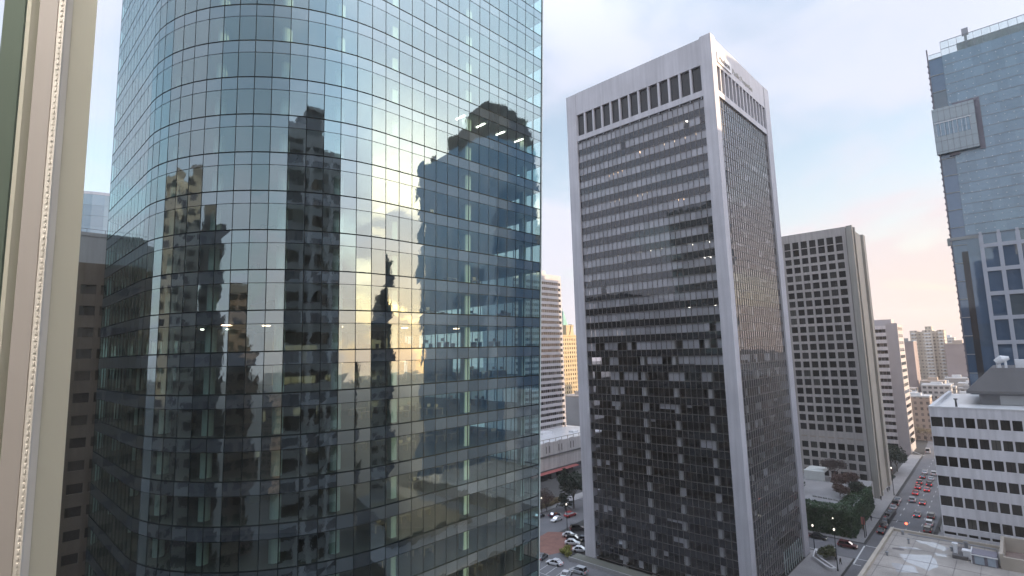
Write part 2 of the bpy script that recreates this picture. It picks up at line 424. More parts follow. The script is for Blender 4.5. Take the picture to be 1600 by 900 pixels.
# plan of glazing joints, clockwise from the back left
plan = []
n = 12; VL = 81.6                # the back left corner is cut off
for i in range(n): plan.append((U0, VL - (VL - CC[1]) * i / n))
na = 17
for i in range(na): a = math.pi + (math.pi / 2) * i / na; plan.append((CC[0] + CR * math.cos(a), CC[1] + CR * math.sin(a)))
nf = 15
for i in range(nf): plan.append((CC[0] + (U1 - CC[0]) * i / nf, V0))
for i in range(30): plan.append((U1, V0 + (V1 - V0) * i / 30))
for i in range(18): plan.append((U1 - (U1 - 23.5) * i / 18, V1))
for i in range(10): plan.append((23.5 - (23.5 - U0) * i / 10, V1 - (V1 - VL) * i / 10))
NP = len(plan)
def inset(d):
    out = []
    for i in range(NP):
        a, b, c = Vector(plan[i - 1]), Vector(plan[i]), Vector(plan[(i + 1) % NP])
        e1 = (b - a).normalized(); e2 = (c - b).normalized()
        n1 = Vector((-e1.y, e1.x)); n2 = Vector((-e2.y, e2.x)); nn = (n1 + n2)
        nn = nn / max(.3, nn.length_squared / 2)
        out.append((b.x + nn.x * d, b.y + nn.y * d))
    return out
IN = inset(.18)
levels = [F0 + FH * k for k in range(0, 29)]
mu = MB(); tr = MB()
for i, p in enumerate(plan):
    a = Vector(plan[i - 1]); b = Vector(plan[(i + 1) % NP]); t = (b - a).normalized(); nn = Vector((t.y, -t.x))
    P0 = Vector(p) + nn * .006; P1 = Vector(p) - nn * .10; w = t * (.014 if i < 13 else .034)
    if True:
        mu.prism([P0 - w, P0 + w, P1 + w, P1 - w], 0, TOP)
mu.build('mullion_grid', 'mullion_dark', GT)
for k, z in enumerate(levels):
    gv = MB(); sp = MB()
    zt = z + FH - 1.21
    for i in range(NP):
        a, b = plan[i], plan[(i + 1) % NP]
        e = (Vector(b) - Vector(a)).normalized(); nn = Vector((e.y, -e.x))
        # every pane leans a few millimetres its own way
        j = [max(-.0055, min(.0055, random.gauss(0, .0042))) for _ in range(4)]
        def V(p, zz, q): return (p[0] + nn.x * q, p[1] + nn.y * q, zz)
        gv.quad(V(a, z, j[0]), V(b, z, j[1]), V(b, zt, j[2]), V(a, zt, j[3]))
        if zt + 1.21 <= TOP:
            j = [max(-.0055, min(.0055, random.gauss(0, .003))) for _ in range(4)]
            sp.quad(V(a, zt, j[0]), V(b, zt, j[1]), V(b, z + FH, j[2]), V(a, z + FH, j[3]))
        q = .008
        for zz, hh in ((zt, .026), (z + FH, .06)):
            A0 = (a[0] + nn.x * q, a[1] + nn.y * q); B0 = (b[0] + nn.x * q, b[1] + nn.y * q)
            A1 = (a[0] - nn.x * .08, a[1] - nn.y * .08); B1 = (b[0] - nn.x * .08, b[1] - nn.y * .08)
            tr.prism([A0, B0, B1, A1], zz - hh, zz + hh)
    gv.build('window_glass_band', 'glass_teal', GT)
    sp.build('spandrel_band', 'spandrel_glass', GT)
    sl = MB()
    sl.prism(IN, z - .30, z - .004, 0); c = sl.build('floor_slab', ['carpet'], GT)
    if z - 1.25 > 0:
        ce = MB(); ce.prism(inset(.22), z - 1.24, z - 1.16); ce.build('ceiling_panel', 'ceiling_white', GT)
tr.build('transom_grid', 'mullion_dark', GT)
rf = MB(); rf.prism(IN, TOP - .6, TOP - .1); rf.build('roof', 'dark_roof', GT)
ph = MB(); ph.box(24, 44, 58, 82, TOP - .1, TOP + 4.5); ph.build('roof_plant_room', 'grey_panel', GT)
ed = MB(); ed.box(51.98, 52.12, 44.80, 44.93, 0, TOP); ed.build('corner_trim', 'frame_edge', GT)
# inside: core, columns and fittings seen through the glass
co = MB(); co.box(25, 43, 62, 80, 0, TOP - 1); co.build('lift_core', 'core_wall', GT)
def col(x, y, r=.42):
    m = MB(); m.tube([(x, y, 0), (x, y, TOP - 1)], [r, r], 14); m.build('column', 'interior_column', GT)
for x, w in ((30.9, .33), (40.75, .42), (50.4, .33)):
    m = MB(); m.box(x - w, x + w, 46.3, 47.0, 0, TOP - 1); m.build('column', 'interior_column', GT)
for a in (190, 212, 236, 255): col(CC[0] + 15.2 * math.cos(R(a)), CC[1] + 15.2 * math.sin(R(a)), .48)
for y in (70, 80, 90): col(14, y); col(50.6, y)
pw = MB()
for k, z in enumerate(levels[8:20]):
    random.seed(50 + k)
    for _ in range(5):
        x = random.uniform(16, 44); y = random.uniform(54, 60)
        if random.random() < .5: pw.box(x, x + random.uniform(2, 6), y, y + .12, z, z + 2.42)
        else: pw.box(x, x + .12, y, y + random.uniform(2, 5), z, z + 2.42)
pw.build('partition_walls', 'core_wall', GT)['kind'] = 'stuff'
dk = MB()
for k, z in enumerate(levels[6:24]):
    random.seed(80 + k)
    for _ in range(16):
        x = random.uniform(30, 50); y = random.uniform(46.8, 56); dk.box(x, x + 1.5, y, y + .75, z + .70, z + .74); dk.box(x + .1, x + .16, y, y + .75, z, z + .7); dk.box(x + 1.3, x + 1.36, y, y + .75, z, z + .7)
        if random.random() < .5: dk.box(x + .4, x + .9, y + .3, y + .34, z + .85, z + 1.2)
dk.build('office_desks', 'desk_wood', GT)['kind'] = 'stuff'
def strip(x0, x1, y0, y1, z, mat='light_cool'):
    m = MB(); m.box(x0, x1, y0, y1, z - .07, z - .01); m.build('ceiling_light', mat, GT)
zc = 82.4 + FH + 2.43
for x in (28.5, 30.5, 32.9, 37.85): strip(x - .07, x + .07, 51.7, 53.4, zc)
for x in (43.0, 46.3, 49.6): strip(x - .07, x + .07, 46.0, 47.5, zc - FH, 'light_cool')
strip(39.8, 39.94, 46.0, 47.5, zc - FH)
zd = 82.4 - 7 * FH + 2.43
for x, y in ((16.2, 50.4), (19.6, 50.2), (26.8, 50), (34.7, 50), (42.2, 50)): strip(x - .3, x + .3, y - .22, y + .22, zd, 'light_warm')
for x in (26.8, 34.4): strip(x - .3, x + .3, 49.8, 50.2, zd - FH, 'light_warm')
for x, y, k in ((14.2, 55, 10), (21, 52, 12), (16.5, 58, 7), (18.5, 57, 7), (37, 51.5, 9), (46, 50, 10)):
    strip(x - .12, x + .12, y - .12, y + .12, 82.4 - k * FH + 2.43, 'light_cool')

# the flat front widens a little towards the top
for o_ in list(GT.children):
    if o_.type != 'MESH': continue
    ox, oz = ORIG[o_.name].x, ORIG[o_.name].z
    for v_ in o_.data.vertices:
        x_ = v_.co.x + ox
        if x_ > CC[0]: v_.co.x += (x_ - CC[0]) * .0027 * (v_.co.z + oz - 54)
    o_.data.update()

# ------------------------------------------------------------------ dark tower with white corner columns
random.seed(11)
DT = thing('dark_office_tower', 'tall black glass tower with white corner columns and white crown', 'tower', (141, 68, 0))
A0, A1, B0, B1 = 121.1, 162.3, 46.4, 90.3          # outer footprint
CW = 3.0
def ccol(x0, x1, y0, y1, z1, flare=0):
    m = MB()
    m.box(x0, x1, y0, y1, .1, z1)
    return m.build('corner_column', 'tower_concrete', DT)
ccol(A0, A0 + 2.6, B0, B0 + CW - .2, 131.75); ccol(A1 - 4.0, A1, B0, B0 + 2.4, 131.4)
ccol(A0, A0 + 2.6, B1 - 3.0, B1 + .3, 131.2); ccol(A1 - 3, A1, B1 - 3, B1, 131)
fl, fr_ = Face('-u', A0 + .55), Face('-v', B0 + .55)
fb, fR = Face('+v', B1 - .55), Face('+u', A1 - .55)
FLZ = [59.5 + 3.89 * k for k in range(-15, 15)]
tops = 116.6
faces = ((fl, B0 + 2.8, B1 - 3.0, 27), (fr_, A0 + 2.6, A1 - 4.0, 24), (fb, A0 + 2.6, A1 - 3, 24), (fR, B0 + 2.4, B1 - 3, 27))
rear = {2: MB(), 3: MB()}
for k, z in enumerate(FLZ):
    z1 = min(z + 2.15, tops); z2 = min(z + 3.89, tops)
    for fi, (F, s0, s1, n) in enumerate(faces):
        wb_, sb_ = (MB(), MB()) if fi < 2 else (rear[fi], rear[fi])
        for i in range(n):
            a = s0 + (s1 - s0) * i / n; b = s0 + (s1 - s0) * (i + 1) / n
            for mi_, (mbx, za, zb) in enumerate(((wb_, z, z1), (sb_, z1, z2))):
                if zb - za < .05: continue
                j = [random.gauss(0, .003) for _ in range(4)]
                v = [F.P(a, za, j[0]), F.P(b, za, j[1]), F.P(b, zb, j[2]), F.P(a, zb, j[3])]
                if F.k in ('-u', '+v'): v.reverse()
                mbx.quad(*v, mi=mi_ if fi > 1 else 0)
        if fi < 2:
            wb_.build('window_band', 'glass_smoke', DT)
            if sb_.f: sb_.build('spandrel_band', 'spandrel_smoke', DT)
    s = MB(); s.box(A0 + .75, A1 - .75, B0 + .75, B1 - .75, z - .35, z - .02, 0); s.build('floor_slab', 'carpet_dark', DT)
    s = MB(); s.box(A0 + .80, A1 - .80, B0 + .80, B1 - .80, z - 1.70, z - 1.62, 0); s.build('ceiling_panel', 'ceiling_tile', DT)
for q in rear.values(): q.build('rear_glazing', ['glass_smoke', 'spandrel_smoke'], DT)
bm_ = MB()
for F, s0, s1, n in faces[:1]:
    for i in range(n + 1):
        a = s0 + (s1 - s0) * i / n
        deep = .09 if F.k == '-u' else .20
        F.box(bm_, a - .035, a + .035, 2, tops, -.03, deep)
bm_.build('mullion_grid', 'mullion_bronze', DT)
bm_ = MB(); F, s0, s1, n = faces[1]
for i in range(n + 1): F.box(bm_, s0 + (s1 - s0) * i / n - .04, s0 + (s1 - s0) * i / n + .04, 2, tops, -.03, .13)
bm_.build('mullion_grid', 'mullion_light', DT)
bm_ = MB()
for F, s0, s1, n in faces[:2]:
    for z in FLZ: F.box(bm_, s0, s1, z - .05, z + .05, -.03, .06)
    for z in FLZ: F.box(bm_, s0, s1, z + 2.12, z + 2.18, -.03, .04)
bm_.build('transom_grid', 'mullion_bronze', DT)
m = MB(); m.box(130, 153, 58, 79, 0, 124); m.build('lift_core', 'core_dark', DT)
for y in (53.2, 61.8, 70.5, 78.8): m = MB(); m.box(122.0, 122.9, y - .5, y + .5, 0, 116); m.build('inner_column', 'interior_white', DT)
for x in (131, 139.5, 148): m = MB(); m.box(x - .5, x + .5, 48.2, 49.1, 0, 116); m.build('inner_column', 'interior_white', DT)
bl = MB(); random.seed(3)
for k, z in enumerate(FLZ):
    for F, s0, s1, n in faces[:2]:
        i = 0
        while i < n:
            hi = F.k == '-u' and k >= 11; pr_ = .985 if k >= 16 else (.10, .16, .30, .55, .85)[k - 11] if k >= 11 else .055  # upper floors: pale sheets painted in for bright reflections in the panes
            if random.random() < (pr_ if F.k == '-u' else .055):
                w = random.choice((1, 1, 2, 3)); dep = random.choice((.02, .02, .02, .02, .02, .25) if hi else (.3, .9, 1.9))
                for q in range(w):
                    if i + q >= n: break
                    a = s0 + (s1 - s0) * (i + q) / n; b = s0 + (s1 - s0) * (i + q + 1) / n
                    F.quad(bl, a + .05, b - .05, z + dep if dep < 1.8 else z + 1.5, z + 2.1, -.25)
                i += w
            else: i += 1
o = bl.build('blinds_and_sheen', 'blind_and_sheen', DT); o['kind'] = 'stuff'
pt = MB(); random.seed(5)
for z in FLZ:
    for _ in range(10):
        y = random.uniform(50, 86); pt.box(122.6, 122.6 + random.uniform(2, 6), y, y + .12, z, z + 2.1)
        x = random.uniform(125, 157); pt.box(x, x + .12, 48, 48 + random.uniform(2, 6), z, z + 2.1)
        y = random.uniform(50, 84); x = random.uniform(124, 128)
        pt.box(x, x + .1, y, y + random.uniform(1.5, 4), z, z + 2.1)
pt.build('partition_walls', 'core_dark', DT)['kind'] = 'stuff'
def dl(y0, y1, x0, x1, z, mat): m = MB(); m.box(x0, x1, y0, y1, z - .08, z - .02); m.build('ceiling_light', mat, DT)
def ceil(k): return 59.5 + 3.89 * k + 3.89 - 1.70
for y in (73.6, 75.2, 76.8, 78.4): dl(y - .08, y + .08, 122.4, 124.6, ceil(11), 'light_warm')
for y in (67.5, 68.6, 69.7, 66.2): dl(y - .3, y + .3, 122.4, 123.8, ceil(9), 'light_dim')
for y in (78.5, 79.5, 74.8, 75.8, 77): dl(y - .3, y + .3, 122.4, 123.4, ceil(9), 'light_dim')
for y in (57.0, 57.9): dl(y - .3, y + .3, 122.4, 123.4, ceil(8), 'light_warm')
for y in (51.5, 53.2, 55.8): dl(y - .07, y + .07, 122.3, 124.2, ceil(5), 'light_cool')
for y in (51.2, 52.4, 53.6): dl(y - .07, y + .07, 122.3, 124.2, ceil(4), 'light_cool')
for y in (56, 57.3, 58.8, 53, 54.4): dl(y - .12, y + .12, 122.3, 122.8, ceil(13), 'light_cool')
for y in (60, 63.2, 66.4, 69.6, 72.8, 76, 79.2, 82.4): dl(y - .12, y + .12, 122.3, 122.7, ceil(5), 'light_cool')
for y in (66, 68.2): dl(y - .3, y + .3, 122.4, 123.6, ceil(12), 'light_warm')
for y in range(52, 64, 3): dl(y - .5, y + .5, 122.6, 123.6, ceil(12), 'light_dim')
for y in (57, 50.6): dl(y - .15, y + .15, 122.3, 122.7, ceil(1), 'light_cool')
for x in (128, 139): dl(47.6, 48.4, x - .3, x + .3, ceil(-2), 'light_warm')
# white crown: sill beam, slots between piers, blank parapet
cr = MB(); sg = MB()
for F, s0, s1, n in ((Face('-u', A0 + .12), B0 + 2.8, B1 - 3.0, 13), (Face('-v', B0 + .12), A0 + 2.6, A1 - 4.0, 14), (Face('+v', B1 - .12), A0 + 2.6, A1 - 3, 13), (Face('+u', A1 - .12), B0 + 2.4, B1 - 3, 13)):
    F.box(cr, s0, s1, tops, 118.1, -1.3, 0); F.box(cr, s0, s1, 124.6, 131.35, -1.3, 0)
    sp_ = (s1 - s0) / n
    for i in range(n + 1):
        w = .25; F.box(cr, max(s0, s0 + i * sp_ - w), min(s1, s0 + i * sp_ + w), 118.1, 124.6, -1.25, -.03)
    F.quad(sg, s0, s1, 118.1, 124.6, -.7)
    # haunches where the beams meet the corner columns
    for sgn, ss in ((1, s0), (-1, s1)):
        for q in range(6):
            t0 = q / 6; hh = 1.2 * (1 - math.sqrt(max(0, 1 - (1 - t0) ** 2)))
            F.box(cr, min(ss, ss + sgn * (1.5 * (q + 1) / 6)), max(ss, ss + sgn * (1.5 * (q + 1) / 6)) if sgn > 0 else ss, tops - hh - .01, tops + .001, -1.1, -.012 - q * .001) if False else None
cr.build('crown', 'tower_concrete', DT)
sg.build('crown_slot_glass', 'slot_glass', DT)
m = MB(); m.box(A0 + .8, A1 - .8, B0 + .8, B1 - .8, 129.0, 129.4); m.build('roof', 'roof_gravel', DT)
m = MB(); m.tube([(124, 64, 129.3), (124, 64, 133.4)], [.12, .08], 6); m.build('roof_mast', 'white_metal', DT)
wr = MB()
for i in range(14): wr.box(A0 + .1, A0 + .3, 49.6 + i * 2.85, 49.85 + i * 2.85, tops - .55, tops - .1)
wr.build('crown_brackets', 'metal_grey', DT)
# sign on the right-hand parapet
m = MB(); m.box(124.4, 132.9, B0 - .16, B0 + .1, 125.5, 128.2); SG = m.build('sign', 'sign_white', DT)
def text(body, x, y, z, size, mat, parent, stretch=1.0):
    cu = bpy.data.curves.new('lettering', 'FONT'); cu.body = body; cu.size = size; cu.extrude = .03; cu.resolution_u = 3
    ob = bpy.data.objects.new('tmp', cu); COL.objects.link(ob)
    dg = bpy.context.evaluated_depsgraph_get(); me = bpy.data.meshes.new_from_object(ob.evaluated_get(dg))
    bpy.data.objects.remove(ob); me.materials.clear(); me.materials.append(MATS[mat])
    o_ = ORIG[parent.name]
    me.transform(Matrix.Translation((x - o_.x, y - o_.y, z - o_.z)) @ Matrix.Rotation(math.pi / 2, 4, 'X') @ Matrix.Diagonal((stretch, 1, 1, 1)))
    r = bpy.data.objects.new('lettering', me); COL.objects.link(r); r.parent = parent; ORIG[r.name] = o_
    return r
text('Hudson', 124.9, B0 - .20, 126.1, 2.2, 'sign_letter', SG, 1.02)
text('Pacific Properties', 134.2, B0 + .08, 126.2, 2.1, 'sign_bronze', DT, .98)
# dark ground storey on the right-hand side
m = MB()
for i in range(9): m.box(143 + i * 1.7, 143.25 + i * 1.7, B0 + .3, B0 + .42, .2, 5.6)
m.build('lobby_mullions', 'frame_edge', DT)

# ------------------------------------------------------------------ helper: punched facade
def punched(root, F, cols, rows, s0, s1, z0, z1, wall, win='window_glass', rec=.45, limit=100, pier_out=.03, keep=lambda c, r: True):
    w = MB(); extra = MB(); cnt = 0
    edges = [s0] + [x for c in cols for x in c] + [s1]
    for i in range(0, len(edges), 2): F.box(w, edges[i], edges[i + 1], z0, z1, -rec - .1, pier_out)
    for c in cols:
        zz = [z0] + [x for r in sorted(rows) for x in r] + [z1]
        for i in range(0, len(zz), 2):
            if zz[i + 1] - zz[i] > .01: F.box(w, c[0], c[1], zz[i], zz[i + 1], -rec - .1, 0)
    w.build('wall', wall, root)
    for r in rows:
        for c in cols:
            if not keep(c, r): continue
            mb_ = MB() if cnt < limit else extra
            mb_.uid = 0
            F.quad(mb_, c[0] - .02, c[1] + .02, r[0] - .02, r[1] + .02, -rec)
            F.box(mb_, (c[0] + c[1]) / 2 - .03, (c[0] + c[1]) / 2 + .03, r[0], r[1], -rec, -rec + .05, 1)
            if cnt < limit: mb_.build('window', [win, 'mullion_dark'], root)
            cnt += 1
    if extra.f:
        o = extra.build('window', [win + '_bulk' if win + '_bulk' in MATS else win, 'mullion_dark'], root); o['kind'] = 'stuff'
darkglass('window_glass_bulk', (.04, .037, .036), 1.6, attr='pane', var=.5, blind=(.11, .105, .095))

# ------------------------------------------------------------------ brown concrete tower behind
CT = thing('concrete_tower', 'brown grey concrete tower with a deep grid of square windows', 'tower', (245, 66, 0))
uc = 232.0
F = Face('-u', uc)
cols = []; v = 45.0
while v < 88: cols.append((v - .15, v + 2.15)); v += 3.08
rows = [];
z = 2.2
while z < 88.4:
    if not (19 < z < 20): rows.append((z, z + 2.4))
    z += 3.42
rows += [(rows[-1][0] + 3.42, rows[-1][0] + 6.1), (rows[-1][0] + 6.4, rows[-1][0] + 9.2)]
random.seed(21)
punched(CT, F, cols, rows[::-1], 43.6, 92, 0, 100.2, 'brown_concrete', keep=lambda c, r: c[0] < 75)
m = MB(); m.box(uc + .56, 258, 43.4, 92, 0, 99.8); m.build('body', 'brown_concrete', CT)
m = MB()
for i, x in enumerate((uc - .05, uc + 2.3, uc + 4.6, 254)): m.box(x, x + (1.4 if i < 3 else 4), 41.4 + .35 * (i % 2), 43.39, 0, 100.4 - .4 * (i % 2))
m.box(uc + .3, 258, 42.6, 43.38, 0, 99.9)
m.build('ribbed_end_wall', 'beige_concrete', CT)
m = MB(); m.box(uc - .06, uc + .3, 43.6, 92, 18.3, 22.4); m.build('service_floor_panel', 'brown_concrete', CT)
m = MB()
for c_ in cols: Face('-u', uc).quad(m, c_[0] + .1, c_[1] - .1, 20.0, 20.6, .08)
m.build('service_vents', 'tan_block', CT)

# ------------------------------------------------------------------ striped tower further along the street
MT = thing('striped_tower', 'slender pale tower with dark window stripes beyond the concrete tower', 'tower', (340, 52, 0))
F = Face('-u', 330)
m = MB(); m.box(330.3, 352, 44.5, 59, 0, 64.5); m.build('body', 'lavender_concrete', MT)
random.seed(31)
z = 3.0
while z < 62:
    w = MB()
    for i in range(6):
        a = 49.0 + i * 1.55
        F.quad(w, a + .05, a + 1.5, z, z + 1.75, -.25)
    w.build('window_band', 'window_strip', MT)
    s = MB(); F.box(s, 48.7, 58.6, z + 1.75, z + 3.6, -.29, .25); s.build('spandrel_band', 'white_paint_wall', MT)
    z += 3.6
m = MB(); F.box(m, 43.8, 48.7, 0, 65.2, -.29, .35); F.box(m, 58.4, 59.2, 0, 65.2, -.29, .3); m.build('end_wall', 'lavender_concrete', MT)
m = MB(); Fv = Face('-v', 44.5)
for k in range(17): Fv.quad(m, 332, 350, 4 + 3.6 * k, 5.6 + 3.6 * k, .06)
m.build('side_window_band', 'window_strip', MT)
m = MB(); m.box(336, 346, 47, 55, 64.5, 67.5); m.build('roof_plant_room', 'lavender_concrete', MT)
PB = thing('pale_slab', 'pale sliver of a tower peeking out behind the concrete tower', 'tower', (425, 74, 0))
m = MB(); m.box(420, 436, 70.6, 84, 0, 77); m.build('body', 'lavender_concrete', PB)
m = MB(); m.box(424, 432, 74, 80, 77, 80); m.build('roof_plant_room', 'lavender_concrete', PB)

# ------------------------------------------------------------------ white office block with rows of windows
WB = thing('white_office_block', 'white office block with even rows of dark square windows', 'building', (135, -8, 0))
ub = 121.1
F = Face('-u', ub)
cols = [(11.15, 12.75)]; c = 10.95 - 1.2
x = 9.75
while x > -26: cols.append((x, x + 1.2)); x -= 1.47
cols = sorted(cols)
rows = [(22.0 + .15, 22.75), (24.4, 26.1), (27.65, 29.35), (30.55 + .5, 32.6), (34.05, 35.75), (37.35, 39.05), (40.75, 42.4)]
rows = [(40.75 - 3.38 * k, 42.45 - 3.38 * k) for k in range(6)] + [(22.45, 22.95)]
rows = sorted(rows)
random.seed(41)
punched(WB, F, cols, rows[::-1], -30, 12.85, 0, 44.1, 'white_paint_wall', rec=.28, keep=lambda c, r: c[1] > -4, limit=100, pier_out=.012)
m = MB(); m.box(ub + .4, 160, -30, 12.8, 0, 43.4); m.build('body', 'white_paint_wall', WB)
m = MB(); m.box(ub + .5, 159.8, -29.7, 12.6, 43.4, 43.55); m.build('roof', 'roof_membrane', WB)
m = MB(); m.box(ub - .06, ub + .42, -30, 12.95, 44.1, 44.3); m.box(ub + .42, 160, 12.4, 12.95, 43.4, 44.25); m.build('parapet_coping', 'white_trim', WB)
m = MB(); m.box(136, 154, -22, 6.5, 43.5, 46.2); m.build('penthouse_wall', 'penthouse_wall', WB)
m = MB(); m.box(135.95, 136.0, -22, 3.6, 43.6, 45.3); m.build('penthouse_panel', 'penthouse_light', WB)
m = MB(); m.prism([(134.6, 8.2), (134.6, -22), (155, -22), (155, 8.2)], 46.2, 50.4, top=[(137.5, 4.4), (137.5, -20), (152, -20), (152, 4.4)]); m.box(134.55, 155.05, -22.05, 8.25, 45.7, 46.2); m.build('sloped_penthouse_roof', 'dark_roof', WB)
m = MB(); m.box(138.6, 141.5, -4, .9, 50.4, 51.9); m.build('roof_unit_box', 'white_metal', WB)
m = MB(); m.tube([(138, 3.2, 50.4), (138, 3.2, 51.6)], [.35, .3], 10); m.tube([(137.8, 3.6, 51.5), (137.8, 2.6, 52.1), (137.8, 1.6, 52.3)], [.5, .75, .3], 10); m.tube([(137.6, 2.2, 50.4), (137.6, 2.2, 51.7)], [.2, .2], 8)
tag(m.build('exhaust_fan', 'white_metal', origin=(138, 3.2, 50.4)), 'white curved exhaust fan on the sloped dark penthouse roof', 'exhaust fan')
m = MB(); m.tube([(128, 9.5, 43.55), (128, 9.5, 45)], [.18, .14], 8); m.tube([(128, 9.5, 45), (128, 9.5, 45.2)], [.3, .3], 8)
tag(m.build('vent_pipe', 'metal_dark', origin=(128, 9.5, 43.55)), 'thin dark vent pipe on the white block\'s pale roof', 'vent pipe')

# ------------------------------------------------------------------ tall blue glass tower at right
RT = thing('blue_glass_tower', 'tall pale blue glass tower with dotted glazing and white framed bays', 'tower', (205, -14, 0))
ut = 186.0; F = Face('-u', ut)
random.seed(51)
m = MB(); m.box(ut + .3, 226, -44, 9.4, 0, 135.2); m.build('body', 'tower_blue', RT)
for k in range(18):                                     # dotted upper glazing in storeys
    z0 = 83.8 + k * 2.87; z1 = z0 + 2.87
    g_ = MB()
    for i in range(24):
        a = 7.3 - i * 2.05
        F.quad(g_, a - 2.05, a, z0, z1, random.gauss(.02, .004))
    g_.build('window_band', 'tower_pale', RT)
d = MB()
for k in range(29):
    for i in range(25):
        if random.random() < .93:
            a = 6.6 - i * 1.75 + .3 * (k % 2); z = 85 + k * 1.74; s = .10
            F.box(d, a - s, a + s, z - .09, z + .09, .03, .09)
o = d.build('glass_fittings', 'white_metal', RT); o['kind'] = 'stuff'
m = MB()
for k in range(26):
    z0 = 8 + k * 4.9
    F.quad(m, 7.35, 10.3, z0, z0 + 4.75, -.15); F.box(m, 7.35, 10.3, z0 + 4.7, z0 + 4.9, -.3, .0, 1)
m.build('corner_glazing', ['tower_blue', 'grey_panel'], RT)
m = MB(); m.box(ut - .1, ut + .5, 10.3, 10.6, 0, 138.5); 
for k in range(60): m.box(ut - .35, ut + .1, 10.35, 10.75, 30 + k * 1.75, 30.5 + k * 1.75)
m.build('corner_fin', 'slate_grey', RT)
m = MB(); F.box(m, 2.0, 11.0, 107.2, 120.2, -.2, 1.2); m.build('bay_box', 'bay_panel', RT)
m = MB()
for i in range(8): F.box(m, 2.0 + i * 1.28, 2.06 + i * 1.28, 107.2, 120.2, 1.2, 1.24)
for k in range(5): F.box(m, 2.0, 11.0, 107.8 + k * 2.9, 107.86 + k * 2.9, 1.2, 1.24)
m.build('bay_joints', 'slate_grey', RT)
m = MB()
for k in range(18): F.box(m, -44, 7.3, 83.75 + k * 2.87, 83.85 + k * 2.87, .03, .09)
m.build('floor_lines', 'metal_grey', RT)
m = MB(); F.quad(m, 3.2, 10.6, 112.2, 115.9, 1.24)
m.build('bay_window', 'tower_pale', RT)
m = MB()
for i in range(9): F.box(m, 3.2 + i * .9, 3.28 + i * .9, 112.2, 115.9, 1.22, 1.32)
F.box(m, 2.9, 10.8, 115.9, 116.1, 1.2, 1.4); m.build('bay_railing', 'white_metal', RT)
m = MB(); F.box(m, .9, 2.0, 106.5, 121, -.2, .25); F.box(m, 1.4, 6.5, 120.3, 120.9, -.2, .4); F.box(m, 6.2, 8.4, 106.3, 107.1, -.2, .4); m.build('bay_dark_gap', 'slate_grey', RT)  # dark slate strips set beside, above and below the bay
m = MB()
F.quad(m, -44, 7.3, 135.4, 138.6, .0); F.quad(m, -44, 7.3, 138.6, 139.6, .0); m.build('parapet_glass', 'clear_screen', RT)
m = MB()
for i in range(30): F.box(m, 7.3 - i * 1.75, 7.38 - i * 1.75, 135.2, 139.6, -.05, .08)
F.box(m, -44, 7.38, 139.5, 139.65, -.05, .08); F.box(m, -44, 7.38, 137.3, 137.42, -.05, .08)
F.box(m, 7.3, 10.2, 136.6, 136.7, -.05, .06)
m.build('parapet_frame', 'metal_grey', RT)
m = MB(); F.quad(m, 7.4, 10.2, 135.2, 136.6, 0); m.build('corner_screen', 'clear_screen', RT)
m = MB(); m.box(ut + 1.5, ut + 20, -40, 4, 135.3, 138.3); m.build('roof_plant_room', 'grey_panel', RT)
m = MB(); m.box(ut + .6, ut + 1.2, 1.6, 2.2, 135.3, 139.8); m.box(ut + .2, ut + 1.6, 1.2, 2.6, 139.8, 141.4)
tag(m.build('rooftop_hoist', 'metal_grey', origin=(ut + .8, 2, 135.3)), 'grey boxy hoist standing behind the glass parapet of the blue tower', 'hoist')
lo = MB()
for k in range(14):
    z0 = 0 + k * 6.0; 
    for (a, b) in ((4.4, 7.3), ):
        F.quad(lo, a, b, z0, z0 + 5.98, .02)
lo.build('lower_glazing', 'tower_blue', RT)
m = MB(); F.quad(m, 7.28, 8.6, 30, 79.5, .06); m.build('dark_shaft_glazing', 'slot_glass', RT)
m = MB(); F.box(m, 4.2, 11.2, 82.8, 83.6, -.2, .2); F.box(m, 10.4, 11.3, 81.5, 83.4, -.4, .3); m.build('ledge', 'grey_panel', RT)
m = MB(); wn = MB()
for i in range(14):
    a = 4.4 - i * 3.55
    F.box(m, a - .42, a + .42, 0, 83.4, .03, .55)
    for k in range(13):
        z0 = 80.4 - k * 6.35
        if i < 13: F.box(m, a - 3.13, a - .42, z0 - .5, z0 + .5, .03, .5); F.quad(wn, a - 3.55, a, z0 - 6.35, z0, .02); 
    F.quad(wn, a - 3.55, a, 80.4, 83.3, .021)
    F.box(m, a - .3, a + .3, 83.4, 84.2, .1, .6)
m.build('white_frame_grid', 'grid_frame', RT); wn.build('lower_windows', 'tower_blue', RT)

# ------------------------------------------------------------------ low roof in the right foreground
LR = thing('low_roof_building', 'low building seen from above with a stained puddled roof', 'building', (90, -5, 0))
m = MB(); m.box(90, 118.7, -34, 20.0, 0, 22.2); m.build('body', ['roof_gravel'], LR)
m = MB(); m.box(89.7, 119.1, 19.7, 20.2, 0, 22.65); m.box(118.5, 119.0, -34, 19.7, 0, 22.6); m.build('parapet', 'parapet_tan', LR)
def blob(name, pts, z, mat, cat=None, label=None):
    q = MB(); q.add([(p[0], p[1], z) for p in pts], [tuple(range(len(pts)))]); return q.build(name, mat, LR)
random.seed(61)
def ragged(pts, k=3, amp=.25):
    out = []
    for i in range(len(pts)):
        a = Vector(pts[i]); b = Vector(pts[(i + 1) % len(pts)])
        for j in range(k):
            p = a.lerp(b, j / k); out.append((p.x + random.uniform(-amp, amp), p.y + random.uniform(-amp, amp)))
    return out
m_, nt, out = newmat('puddle_water')
b = N(nt, 'ShaderNodeBsdfPrincipled'); b.inputs['Base Color'].default_value = (.40, .40, .41, 1); b.inputs['Roughness'].default_value = .08; b.inputs['IOR'].default_value = 1.7
L(nt, b.outputs[0], out.inputs['Surface'])
